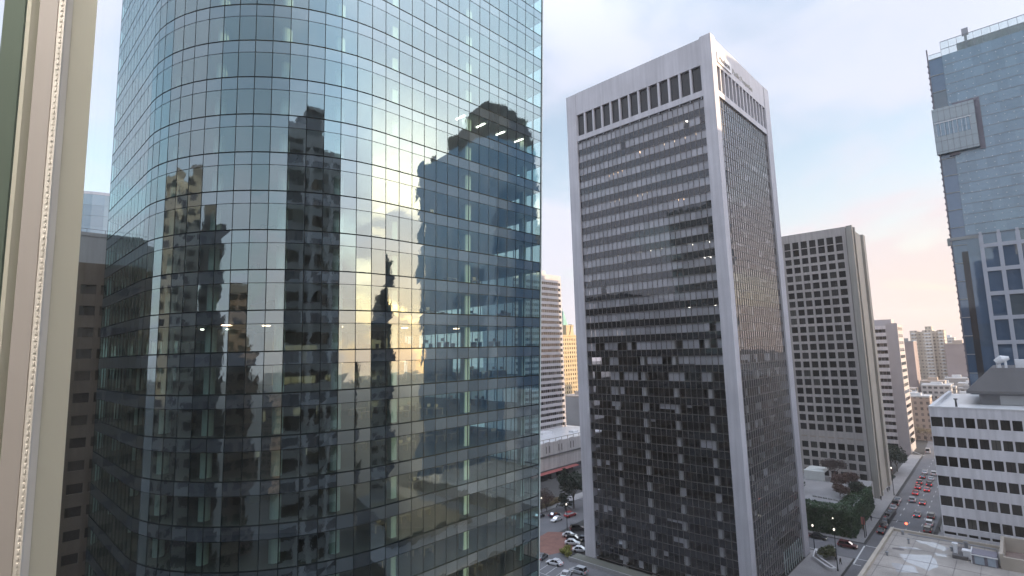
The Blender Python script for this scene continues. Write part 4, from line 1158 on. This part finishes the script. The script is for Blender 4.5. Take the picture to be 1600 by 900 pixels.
ivy(181.4, 40.3, 181.4, 64, .2, 7.5, 11000); ivy(181.6, 40.2, 216, 41.2, .2, 7.5, 13000)
for _ in range(2600): leaves(iv, (random.uniform(181.4, 188), random.uniform(40.4, 63), 7.35), (.3, .3, .3), 1, .22)
for _ in range(2000): leaves(iv, (random.uniform(186, 216), random.uniform(41, 45), 7.4), (.3, .3, .35), 1, .22)
iv.build('ivy', 'leaf_ivy', HB)
m = MB()
for k in range(5): m.box(191.5 + k * .2, 191.9 + k * .2, 45.5 + k * 1.5, 46.7 + k * 1.5, 7.3, 7.8)
m.build('stone_seats', 'kerb_stone', HB)
for i, (x, y, h_, lf, lb) in enumerate(((204, 47.5, 5.5, 'leaf_rust', 'large rust brown shrub on the planter terrace'), (211, 46, 5, 'leaf_rust', 'rust brown shrub next to the ribbed tower corner'), (197, 46, 3.6, 'leaf_rust', 'small dark rust shrub at the front of the terrace'), (218, 52, 8, 'twig', 'grey bare tree in front of the square windows'), (196, 58, 3.4, 'leaf_dark', 'dark green shrub beside the white canopy'), (206, 43, 3.0, 'leaf_dark', 'green shrub trailing over the ivy wall'))):
    tree('terrace_shrub', lb, x, y, h_, 4.4, lf, 1500, .2, 240 + i, bare=True, z0=7.3)
CN = thing('white_canopy', 'white tent canopy on the terrace by the concrete tower', 'canopy', (222, 58, 7.3))
m = MB(); m.prism([(216, 54.5), (224, 54.5), (224, 61.5), (216, 61.5)], 10.4, 10.9, top=[(217, 55.5), (223, 55.5), (223, 60.5), (217, 60.5)]); m.build('roof', 'canvas_white', CN)
m = MB(); m.prism([(216.2, 55), (216.2, 61), (216.6, 61), (216.6, 55)], 7.3, 10.4, top=[(216.1, 54.7), (216.1, 61.3), (216.5, 61.3), (216.5, 54.7)]); m.build('side_panel', 'canvas_white', CN)
m = MB()
for x, y in ((216.3, 54.8), (216.3, 61.2), (223.7, 54.8), (223.7, 61.2)): m.tube([(x, y, 7.3), (x, y, 10.4)], [.08, .08], 6)
m.build('posts', 'white_metal', CN)
for i, (x, y, h_, lb) in enumerate(((278, 45.2, 11.5, 'broad dark street tree at the foot of the striped tower'), (284, 43.5, 10.5, 'dark street tree nearest the road past the concrete tower'), (290, 46.5, 12, 'tall dark street tree behind the parked cars'), (335, 46, 9, 'thin dark tree further up the street'))):
    tree('street_tree', lb, x, y, h_, 6.0 if i < 3 else 4, 'leaf_dark', 2600 if i < 3 else 1100, .25, 260 + i)
for i, (x, y, h_, lb) in enumerate(((372, 42, 9, 'bare yellowish tree at the end of the street'), (376, 46.5, 9, 'bare tree in front of the yellow lit shop'), (384, 43.5, 8, 'bare tree behind the white van at the street end'))):
    tree('bare_tree', lb, x, y, h_, 5, 'leaf_straw', 500, .2, 270 + i, bare=True)
for i, (x, y, lb) in enumerate(((262, 41.8, 'clipped dark hedge bed by the pavement'),)):
    t = thing('hedge_bed', lb, 'hedge', (x, y + 2, 0)); m = MB(); random.seed(280)
    for _ in range(90): leaves(m, (x + random.uniform(-3, 10), y + random.uniform(1, 5), random.uniform(.3, 1.3)), (.7, .7, .5), 22, .2)
    m.build('foliage', 'leaf_dark', t)
IS = thing('corner_planter', 'white edged corner planter with an olive shrub below the white column', 'planter', (158, 42.5, 0))
m = MB(); m.prism([(164, 45.6), (164.4, 45.0), (158.8, 43.2), (153.5, 38.2), (152.2, 38.9), (152.6, 40), (157.8, 44.6)], .14, .95); m.build('kerb', 'white_trim', IS)
m = MB(); m.prism([(163.2, 45.2), (158.6, 43.7), (153.4, 38.9), (152.9, 39.2), (157.9, 44.2)], .9, 1.0); m.build('soil', 'roof_stain', IS)
random.seed(290); m = MB()
for k in range(26): leaves(m, (161.2 + random.uniform(-2.2, 2.2), 41.6 + random.uniform(-1.5, 1.5), random.uniform(.9, 2.6)), (.9, .9, .6), 120, .15)
m.build('shrub', 'leaf_olive', IS)

# ------------------------------------------------------------------ vehicles
def paint(name, col): 
    m, nt, out = newmat(name); b = N(nt, 'ShaderNodeBsdfPrincipled'); b.inputs['Base Color'].default_value = c4(col); b.inputs['Roughness'].default_value = .32
    b.inputs['Coat Weight'].default_value = .6; b.inputs['Metallic'].default_value = .15
    L(nt, b.outputs[0], out.inputs['Surface'])
PAINT = {'white': (.75, .75, .76), 'silver': (.45, .46, .48), 'grey': (.17, .17, .18), 'black': (.018, .018, .02), 'red': (.45, .02, .03), 'maroon': (.13, .02, .022), 'navy': (.03, .04, .07)}
for k_, c_ in PAINT.items(): paint('paint_' + k_, c_)
emit('lamp_glass', (.9, .9, .85), .25)
emit('tail_dull', (.5, .02, .02), .25)
KITS = {}
def car_kit(kind):
    """meshes of one car: nose towards +x, standing on z=0"""
    if kind in KITS: return KITS[kind]
    suv = kind == 'suv'; van = kind == 'van'
    ln, w, hb, ht = (4.7, 1.88, 1.02, 1.70) if suv else (5.3, 1.98, 1.15, 2.25) if van else (4.55, 1.80, .90, 1.44)
    h = ln / 2; k = {}
    def loft(mb, secs):
        n = len(secs[0]); b0 = len(mb.v)
        for s in secs: mb.v += s
        for i in range(len(secs) - 1):
            for j in range(n):
                mb.f.append((b0 + i * n + j, b0 + i * n + (j + 1) % n, b0 + (i + 1) * n + (j + 1) % n, b0 + (i + 1) * n + j)); mb.mi.append(0); mb.rn.append(.5)
        mb.f.append(tuple(b0 + j for j in range(n))[::-1]); e = b0 + (len(secs) - 1) * n; mb.f.append(tuple(e + j for j in range(n)))
        mb.mi += [0, 0]; mb.rn += [.5, .5]
    def sec(x, hw, z0, z1, r=.12): return [(x, -hw + r * .6, z0), (x, hw - r * .6, z0), (x, hw, z0 + r), (x, hw * 1.0, z1 - r), (x, hw - r, z1), (x, -hw + r, z1), (x, -hw, z1 - r), (x, -hw, z0 + r)]
    m = MB()
    loft(m, [sec(-h, w * .40, .38, hb * .82), sec(-h + .12, w * .47, .28, hb * .97), sec(-h * .5, w / 2, .22, hb), sec(h * .35, w / 2, .22, hb), sec(h * .55, w * .49, .22, hb * .96), sec(h - .25, w * .46, .25, hb * .80), sec(h, w * .38, .34, hb * .62)])
    k['body'] = m
    m = MB()
    if van: xs = (-h + .1, -h + .25, h * .42, h * .72)
    elif suv: xs = (-h + .15, -h + .55, h * .12, h * .52)
    else: xs = (-h + .55, -h + 1.25, h * .08, h * .50)
    def cab(x, hw, z): return [(x, -hw, z), (x, hw, z)]
    b0 = hb - .06; wt = w * .39
    vs = [(xs[0], -w * .46, b0), (xs[0], w * .46, b0), (xs[3], w * .46, b0), (xs[3], -w * .46, b0), (xs[1], -wt, ht), (xs[1], wt, ht), (xs[2], wt, ht), (xs[2], -wt, ht)]
    m.add(vs, [(4, 7, 6, 5), (0, 1, 5, 4), (1, 2, 6, 5), (2, 3, 7, 6), (3, 0, 4, 7)]); k['window_glass'] = m
    m = MB()
    m.prism([(xs[1] - .06, -wt - .02), (xs[2] + .06, -wt - .02), (xs[2] + .06, wt + .02), (xs[1] - .06, wt + .02)], ht - .03, ht + .04)
    for sgn in (-1, 1):
        for xa, xb in ((xs[0], xs[1]), (xs[3], xs[2]), ((xs[0] + xs[3]) / 2, (xs[1] + xs[2]) / 2)): m.tube([(xa, sgn * w * .462, b0), (xb, sgn * (wt + .01), ht)], [.05, .05], 4)
    k['roof'] = m
    ws = []
    for x in (-h * .62, h * .62):
        for sgn in (-1, 1):
            m = MB(); y = sgn * w * .44; m.tube([(x, y - .11, .33), (x, y + .11, .33)], [.33, .33], 14); m.tube([(x, y + sgn * .112, .33), (x, y + sgn * .125, .33)], [.2, .18], 10, mi=1); ws.append(m)
    k['wheel'] = ws
    lt = []
    for sgn in (-1, 1):
        m = MB(); m.box(h - .22, h - .04, sgn * w * .36 - .16, sgn * w * .36 + .16, hb * .55, hb * .68); lt.append(m)
    k['headlight'] = lt
    tl = []
    for sgn in (-1, 1):
        m = MB(); m.box(-h - .01, -h + .16, sgn * w * .38 - .13, sgn * w * .38 + .13, hb * .66, hb * .86); tl.append(m)
    k['tail_light'] = tl
    out = {}
    for nm, ms in k.items():
        out[nm] = []
        for mm in (ms if isinstance(ms, list) else [ms]):
            me = bpy.data.meshes.new(nm); me.from_pydata(mm.v, [], mm.f); me.polygons.foreach_set('material_index', mm.mi)
            if nm == 'body': me.polygons.foreach_set('use_smooth', [False] * len(mm.f))
            me.update(); out[nm].append(me)
    KITS[kind] = out
    return out
MESHC = {}
def car(label, x, y, ang, kind, color, braking=False, group=None, z=.02):
    t = thing('car' if kind != 'van' else 'van', label, 'car' if kind != 'van' else 'van', (x, y, z), group); t.rotation_euler = (0, 0, R(ang))
    for nm, lst in car_kit(kind).items():
        for i, me in enumerate(lst):
            mats = {'body': ['paint_' + color], 'roof': ['paint_' + color], 'window_glass': ['car_glass'], 'wheel': ['rubber', 'metal_grey'], 'headlight': ['lamp_glass'], 'tail_light': ['tail_red' if braking else 'tail_dull']}[nm]
            key = (kind, nm, i, tuple(mats))
            if key not in MESHC:
                q = me.copy(); q.materials.clear()
                for a in mats: q.materials.append(MATS[a])
                MESHC[key] = q
            o = bpy.data.objects.new(nm, MESHC[key]); COL.objects.link(o); o.parent = t
    return t
G1 = 'cars queuing up the street'; G2 = 'cars parked along the left kerb'; G3 = 'cars parked by the brick plaza'
for lb, x, y, k_, c_, br in (
    ('white car farthest up the left lane of the queue', 286.8, 34.3, 'sedan', 'white', False),
    ('white car farthest up the right lane of the queue', 285.8, 31.2, 'suv', 'white', False),
    ('black car behind the farthest white car, left lane', 277.4, 34.1, 'sedan', 'black', True),
    ('silver car second from the front, right lane', 275.0, 31.1, 'sedan', 'silver', False),
    ('grey car between the black car and the bright red car', 265.8, 33.8, 'suv', 'grey', True),
    ('dark navy car just ahead of the red car, right lane', 264.7, 30.7, 'suv', 'navy', True),
    ('bright red car braking ahead of another red car, left lane', 257.0, 33.4, 'sedan', 'red', True),
    ('red car braking in the right lane', 254.6, 30.4, 'sedan', 'red', True),
    ('red car at the rear of the braking group, left lane', 246.7, 33.0, 'sedan', 'red', True),
    ('silver car behind the last red car', 235.2, 32.6, 'suv', 'silver', False),
    ('dark maroon car alongside the silver car', 233.8, 29.6, 'sedan', 'maroon', True),
    ('grey car alone in the middle lane', 216.6, 29.2, 'sedan', 'grey', True),
    ('black car at the right kerb ahead of the white one', 217.2, 25.7, 'suv', 'black', False),
    ('white car with dark windows at the right kerb', 208.6, 25.3, 'suv', 'white', False),
    ('black car nearest the low roof at the right kerb', 201.2, 25.0, 'suv', 'black', False)):
    car(lb, x, y, 2.0, k_, c_, br, G1)
for lb, x, y, k_, c_ in (
    ('silver parked car first in the kerb row, farthest away', 232.8, 36.4, 'sedan', 'silver'), ('black parked car behind the silver one', 227.0, 36.2, 'suv', 'black'),
    ('grey parked car third along the kerb row', 221.2, 36.1, 'sedan', 'silver'), ('dark parked car fourth along the kerb row', 215.4, 35.9, 'sedan', 'black'),
    ('navy parked car in the middle of the kerb row', 209.6, 35.7, 'suv', 'navy'), ('grey dark parked car third from the row\'s near end', 203.8, 35.5, 'sedan', 'grey'),
    ('black parked car second from the row\'s near end', 198.0, 35.3, 'suv', 'black'), ('black parked car at the near end of the kerb row', 192.2, 35.1, 'sedan', 'black')):
    car(lb, x, y, 2.0, k_, c_, False, G2)
car('black car waiting beside the ivy wall on the cross street', 175.6, 47.6, -88, 'sedan', 'black')
car('dark maroon car crossing the junction by the ivy wall', 173.2, 39.8, -84, 'suv', 'maroon')
car('dark car at the glass tower edge on the back road', 140.2, 123.6, -2, 'sedan', 'black')
car('dark car just behind the white car on the back road', 144.5, 120.4, -2, 'sedan', 'navy')
car('white car driving along the back road', 140.9, 116.6, 178, 'sedan', 'white')
car('bright red car on the back road below the pine', 147.6, 116.0, -4, 'suv', 'red')
for lb, x, y, a, k_, c_ in (
    ('dark car parked highest beside the white column', 138.0, 105.8, -40, 'suv', 'black'), ('white car parked at the brick plaza edge', 131.6, 104.0, -62, 'sedan', 'white'),
    ('black car between two white parked cars', 129.8, 101.0, -62, 'suv', 'black'), ('white car second in the plaza row', 127.2, 99.6, -62, 'sedan', 'white'),
    ('dark parked car touching the white column edge', 131.8, 98.6, -62, 'sedan', 'navy'), ('white car parked lowest by the column foot', 124.3, 94.6, -62, 'sedan', 'white')):
    car(lb, x, y, a, k_, c_, False, G3)
for lb, x, y, a, k_, c_ in (
    ('white small car in the marked parking lot', 112.6, 94.4, 100, 'sedan', 'white'), ('dark car nearest the glass edge in the parking lot', 113.6, 99.6, 12, 'sedan', 'grey'),
    ('silver car in the parking lot below the plaza kerb', 112.4, 86.4, 95, 'suv', 'silver'), ('white car at the bottom edge of the parking lot', 108.8, 87.5, 15, 'sedan', 'white')):
    car(lb, x, y, a, k_, c_, False, 'cars in the marked parking lot')
car('white van parked at the end of the street', 340, 38.5, 4, 'van', 'white')
car('dark car under the street trees beside the striped tower', 284, 47.5, 60, 'sedan', 'maroon')
car('pale car under the dark street trees', 280, 49.5, 60, 'sedan', 'silver')

# ------------------------------------------------------------------ street furniture
def lamp(label, x, y, h, arm=(0, 0)):
    t = thing('street_lamp', label, 'street lamp', (x, y, 0))
    m = MB(); m.tube([(x, y, 0), (x, y, h * .5), (x, y, h)], [.13, .10, .07], 8); m.tube([(x, y, 0), (x, y, .6)], [.22, .18], 8)
    if arm != (0, 0): m.tube([(x, y, h - .1), (x + arm[0] * .5, y + arm[1] * .5, h + .2), (x + arm[0], y + arm[1], h + .15)], [.06, .05, .05], 6)
    m.build('post', 'metal_dark', t)
    m = MB(); cx_, cy_ = x + arm[0], y + arm[1]
    m.tube([(cx_, cy_, h + .02), (cx_, cy_, h + .35), (cx_, cy_, h + .62)], [.12, .26, .1], 10); m.build('lantern', 'lamp_white', t)
    return t
lamp('tall thin lamp post on the pavement by the parked cars', 240.2, 38.6, 9.5)
lamp('tall dark lamp post at the bottom by the crossing', 153.8, 38.0, 9.6)
lamp('thin lamp post standing by the corner planter', 164.2, 45.7, 6.5)
lamp('dark lamp post on the brick plaza below the red car', 134.6, 107.2, 8)
lamp('small white globe lamp among the shrubs', 143.5, 125.2, 5)
for lb, x, y in (('white globe lamp lit high on the ivy wall', 180.9, 52.0), ('white globe lamp lit near the corner of the ivy wall', 180.9, 44.6)):
    t = thing('wall_lamp', lb, 'wall lamp', (x, y, 5))
    m = MB(); m.tube([(x + .6, y, 4.9), (x - .5, y, 5.0)], [.04, .04], 6); m.build('bracket', 'metal_dark', t)
    m = MB(); m.tube([(x - .5, y, 4.9), (x - .5, y, 5.1), (x - .5, y, 5.3)], [.1, .18, .1], 10); m.build('globe', 'lamp_white', t)
SGN = thing('traffic_signal', 'red traffic signal hanging over the near lanes', 'traffic signal', (184.1, 37.9, 0))
m = MB(); m.tube([(184.1, 37.7, 0), (184.1, 37.7, 6.2)], [.12, .09], 8); m.tube([(184.1, 37.7, 6.1), (183.9, 27.4, 6.4)], [.08, .05], 6); m.build('mast', 'metal_dark', SGN)
m = MB(); m.box(196.0, 183.95, 31.4, 31.9, 5.2, 6.5); m.build('signal_head', 'metal_dark', SGN)
m = MB(); m.tube([(183.6, 27.45, 6.15), (183.4, 27.45, 6.15)], [.30, .30], 12); m.build('red_lens', 'signal_red', SGN)
FL = thing('street_banner', 'slim pink banner hanging on a dark pole at the corner', 'banner', (185.6, 37.6, 0))
m = MB(); m.tube([(185.6, 37.6, 0), (185.6, 37.6, 5.6)], [.1, .07], 8); m.build('pole', 'metal_dark', FL)
m = MB(); m.box(185.55, 185.62, 37.7, 38.6, 3.3, 5.4); m.build('cloth', 'banner_pink' if 'banner_pink' in MATS else surf('banner_pink', (.55, .20, .17), .8), FL)

# ------------------------------------------------------------------ people
def person_mesh(stride=.22):
    me = bpy.data.meshes.new('person')
    J = [((0, 0, .95), .15), ((0, 0, 1.15), .14), ((0, 0, 1.38), .17), ((0, 0, 1.50), .065), ((.02, 0, 1.62), .10), ((.02, 0, 1.72), .085),
         ((.0, .10, .90), .10), ((stride * .6, .11, .50), .075), ((stride * .8, .11, .08), .05), ((stride * .8 + .16, .12, .04), .04),
         ((.0, -.10, .90), .10), ((-stride * .2, -.11, .50), .075), ((-stride * 1.1, -.11, .10), .05), ((-stride * 1.1 + .15, -.12, .04), .04),
         ((0, .20, 1.42), .065), ((-.08, .26, 1.14), .05), ((.03, .27, .90), .04), ((.05, .27, .82), .035),
         ((0, -.20, 1.42), .065), ((.08, -.26, 1.14), .05), ((.20, -.25, .92), .04), ((.24, -.25, .85), .035)]
    E_ = [(0, 1), (1, 2), (2, 3), (3, 4), (4, 5), (0, 6), (6, 7), (7, 8), (8, 9), (0, 10), (10, 11), (11, 12), (12, 13), (2, 14), (14, 15), (15, 16), (16, 17), (2, 18), (18, 19), (19, 20), (20, 21)]
    me.from_pydata([j[0] for j in J], E_, []); 
    ob = bpy.data.objects.new('tmp', me); COL.objects.link(ob)
    sk = ob.modifiers.new('s', 'SKIN'); sk.use_smooth_shade = True
    for i, j in enumerate(J):
        me.skin_vertices[0].data[i].radius = (j[1], j[1]); me.skin_vertices[0].data[i].use_root = (i == 0)
    sb = ob.modifiers.new('b', 'SUBSURF'); sb.levels = 1; sb.render_levels = 1
    dg = bpy.context.evaluated_depsgraph_get(); r = bpy.data.meshes.new_from_object(ob.evaluated_get(dg)); bpy.data.objects.remove(ob)
    return r
def outfit(name, coat, legs):
    m, nt, out = newmat(name); b = N(nt, 'ShaderNodeBsdfPrincipled'); b.inputs['Roughness'].default_value = .85
    tc = N(nt, 'ShaderNodeTexCoord'); sp = N(nt, 'ShaderNodeSeparateXYZ'); L(nt, tc.outputs['Object'], sp.inputs[0])
    rp = N(nt, 'ShaderNodeValToRGB'); rp.color_ramp.interpolation = 'CONSTANT'; el = rp.color_ramp.elements
    el[0].position = 0; el[0].color = (.02, .02, .02, 1); el[1].position = .06; el[1].color = c4(legs)
    e = el.new(.44); e.color = c4(coat); e = el.new(.755); e.color = (.45, .30, .23, 1); e = el.new(.835); e.color = (.03, .022, .018, 1)
    mt = N(nt, 'ShaderNodeMath', operation='DIVIDE'); mt.inputs[1].default_value = 2.0; L(nt, sp.outputs['Z'], mt.inputs[0]); L(nt, mt.outputs[0], rp.inputs[0])
    L(nt, rp.outputs[0], b.inputs['Base Color']); L(nt, b.outputs[0], out.inputs['Surface'])
outfit('outfit_black', (.02, .02, .025), (.025, .025, .03)); outfit('outfit_navy', (.03, .035, .06), (.05, .05, .06)); outfit('outfit_tan', (.22, .16, .10), (.03, .03, .04))
PM = {k_: person_mesh(k_) for k_ in (.14, .24)}
PMM = {}
for lb, x, y, a, of, st in (
    ('person in black walking past the parked silver car', 243.5, 41.0, 190, 'outfit_black', .24), ('person in navy walking beside the one in black', 246.3, 40.9, 190, 'outfit_navy', .24),
    ('person in dark clothes standing near the ribbed tower corner', 229.6, 40.9, 20, 'outfit_black', .14), ('person in tan coat by the olive shrub', 160.8, 40.0, 100, 'outfit_tan', .14),
    ('person in black crossing by the tall dark lamp post', 158.6, 38.4, 60, 'outfit_black', .24), ('person in navy on the pavement beside the ivy wall end', 202.3, 39.2, 180, 'outfit_navy', .24),
    ('person in tan coat under the pink banner', 189.5, 39.0, 200, 'outfit_tan', .14), ('person in black stepping off the right kerb', 202.5, 22.3, 90, 'outfit_black', .14)):
    key = (of, st)
    if key not in PMM: q = PM[st].copy(); q.materials.clear(); q.materials.append(MATS[of]); PMM[key] = q
    o = bpy.data.objects.new('person', PMM[key]); COL.objects.link(o); o.location = (x, y, .14 if 164.8 > x or x > 179.2 else .02); o.rotation_euler = (0, 0, R(a)); tag(o, lb, 'person')

# ------------------------------------------------------------------ sky, sun, camera
SUN_AZ, SUN_EL = -57.0, 4.5          # bearing counted from +X towards +Y
w = bpy.data.worlds.new('World'); S.world = w; w.use_nodes = True
nt = w.node_tree; nt.nodes.clear()
out = nt.nodes.new('ShaderNodeOutputWorld'); bg = nt.nodes.new('ShaderNodeBackground')
sky = nt.nodes.new('ShaderNodeTexSky'); sky.sky_type = 'NISHITA'; sky.sun_disc = False
sky.sun_elevation = R(SUN_EL); sky.sun_rotation = R(90 - SUN_AZ); sky.air_density = 1.0; sky.dust_density = 1.2; sky.ozone_density = 1.5
tc = nt.nodes.new('ShaderNodeTexCoord'); sp = N(nt, 'ShaderNodeSeparateXYZ'); L(nt, tc.outputs['Generated'], sp.inputs[0])
def MT_(op, a, b_=None):
    q = N(nt, 'ShaderNodeMath', operation=op)
    for i, x in enumerate((a, b_)):
        if x is None: continue
        if isinstance(x, (int, float)): q.inputs[i].default_value = x
        else: L(nt, x, q.inputs[i])
    return q.outputs[0]
zz = MT_('MAXIMUM', sp.outputs['Z'], 0.0)
den = MT_('ADD', zz, .22)
cv = N(nt, 'ShaderNodeCombineXYZ'); L(nt, MT_('DIVIDE', sp.outputs['X'], den), cv.inputs[0]); L(nt, MT_('DIVIDE', sp.outputs['Y'], den), cv.inputs[1])
cn = N(nt, 'ShaderNodeTexNoise'); cn.inputs['Scale'].default_value = 1.15; cn.inputs['Detail'].default_value = 7; cn.inputs['Roughness'].default_value = .52; cn.inputs['Distortion'].default_value = .35
L(nt, cv.outputs[0], cn.inputs['Vector'])
cm = N(nt, 'ShaderNodeMapRange', interpolation_type='SMOOTHSTEP'); cm.inputs['From Min'].default_value = .40; cm.inputs['From Max'].default_value = .60; L(nt, cn.outputs['Fac'], cm.inputs['Value'])
# cloud colour: lavender white, rosier low down and towards the sun
sd = Vector((math.cos(R(SUN_AZ)), math.sin(R(SUN_AZ)), 0))
dp = N(nt, 'ShaderNodeVectorMath', operation='DOT_PRODUCT'); L(nt, tc.outputs['Generated'], dp.inputs[0]); dp.inputs[1].default_value = sd
sunf = N(nt, 'ShaderNodeMapRange', interpolation_type='SMOOTHSTEP'); sunf.inputs['From Min'].default_value = -.55; sunf.inputs['From Max'].default_value = 1.0; L(nt, dp.outputs['Value'], sunf.inputs['Value'])
low = N(nt, 'ShaderNodeMapRange', interpolation_type='SMOOTHSTEP'); low.inputs['From Min'].default_value = .42; low.inputs['From Max'].default_value = .0; L(nt, zz, low.inputs['Value'])
cc = N(nt, 'ShaderNodeMix', data_type='RGBA'); cc.inputs['A'].default_value = (.86, .88, 1.04, 1); cc.inputs['B'].default_value = (1.05, .77, .63, 1)
L(nt, MT_('MULTIPLY', sunf.outputs['Result'], low.outputs['Result']), cc.inputs['Factor'])
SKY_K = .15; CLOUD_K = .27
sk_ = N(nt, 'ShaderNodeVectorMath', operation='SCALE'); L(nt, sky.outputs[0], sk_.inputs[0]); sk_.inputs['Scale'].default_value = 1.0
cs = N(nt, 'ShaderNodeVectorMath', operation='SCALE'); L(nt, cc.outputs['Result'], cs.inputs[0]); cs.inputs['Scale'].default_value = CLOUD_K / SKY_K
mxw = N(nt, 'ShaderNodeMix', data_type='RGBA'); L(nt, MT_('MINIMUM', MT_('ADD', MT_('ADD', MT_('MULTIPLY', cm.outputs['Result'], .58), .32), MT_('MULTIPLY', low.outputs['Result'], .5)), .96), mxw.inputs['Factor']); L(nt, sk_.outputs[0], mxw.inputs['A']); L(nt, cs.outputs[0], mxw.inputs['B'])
# an overcast dome is brighter overhead than at the horizon
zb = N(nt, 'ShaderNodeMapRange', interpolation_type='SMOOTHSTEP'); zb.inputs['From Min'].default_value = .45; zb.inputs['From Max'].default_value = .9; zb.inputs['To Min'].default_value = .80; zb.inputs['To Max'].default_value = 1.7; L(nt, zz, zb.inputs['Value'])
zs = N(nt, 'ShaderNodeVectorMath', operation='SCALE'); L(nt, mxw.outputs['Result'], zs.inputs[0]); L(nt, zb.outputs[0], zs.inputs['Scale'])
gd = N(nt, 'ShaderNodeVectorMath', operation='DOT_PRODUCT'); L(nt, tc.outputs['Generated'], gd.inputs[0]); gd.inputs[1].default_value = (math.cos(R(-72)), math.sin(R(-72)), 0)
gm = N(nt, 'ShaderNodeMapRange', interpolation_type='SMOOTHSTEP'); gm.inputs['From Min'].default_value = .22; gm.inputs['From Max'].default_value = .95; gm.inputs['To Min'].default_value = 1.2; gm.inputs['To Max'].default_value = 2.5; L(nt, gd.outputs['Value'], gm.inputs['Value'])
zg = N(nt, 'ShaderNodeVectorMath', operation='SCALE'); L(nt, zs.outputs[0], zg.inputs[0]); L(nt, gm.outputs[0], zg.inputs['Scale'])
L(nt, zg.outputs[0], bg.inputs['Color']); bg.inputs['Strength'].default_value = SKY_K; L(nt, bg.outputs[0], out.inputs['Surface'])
ld = bpy.data.lights.new('sun', 'SUN'); ld.energy = 2.0; ld.angle = R(.5); ld.color = (1.0, .74, .48)
lo_ = bpy.data.objects.new('sun', ld); COL.objects.link(lo_)
sv = Vector((math.cos(R(SUN_AZ)) * math.cos(R(SUN_EL)), math.sin(R(SUN_AZ)) * math.cos(R(SUN_EL)), math.sin(R(SUN_EL))))
lo_.rotation_euler = sv.to_track_quat('Z', 'Y').to_euler(); lo_.location = (300, -200, 200)

# air between the towers and the far city
m_, nt, out = newmat('haze_air')
pv = N(nt, 'ShaderNodeVolumePrincipled'); pv.inputs['Color'].default_value = (.93, .92, .95, 1); pv.inputs['Density'].default_value = .0002; pv.inputs['Anisotropy'].default_value = .15
L(nt, pv.outputs[0], out.inputs['Volume'])
hz = MB(); hz.box(-1520, 2620, -1520, 1520, -1, 175); hz = hz.build('haze', 'haze_air'); hz['kind'] = 'stuff'
cam = bpy.data.cameras.new('camera'); co_ = bpy.data.objects.new('camera', cam); COL.objects.link(co_)
X = Vector((.69133159, -.72201017, -.02760331)); Y = Vector((-.06810562, -.10314978, .99233147)); Zb = -Vector((.71932069, .68415015, .12048365))
mt = Matrix((X, Y, Zb)).transposed().to_4x4(); mt.translation = (0, 0, GZ); co_.matrix_world = mt
cam.sensor_fit = 'HORIZONTAL'; cam.sensor_width = 36; cam.lens = 36 * 822.5 / 1600; cam.clip_start = .02; cam.clip_end = 6000
S.camera = co_
vs = S.view_settings; vs.view_transform = 'Standard'; vs.look = 'None'; vs.gamma = 1; vs.use_curve_mapping = False; vs.exposure = 2.08
c = S.cycles
S.render.engine = 'CYCLES'
c.max_bounces = 10; c.diffuse_bounces = 4; c.glossy_bounces = 4; c.transparent_max_bounces = 24; c.sample_clamp_indirect = 6; c.use_denoising = True
c.caustics_reflective = False; c.caustics_refractive = False
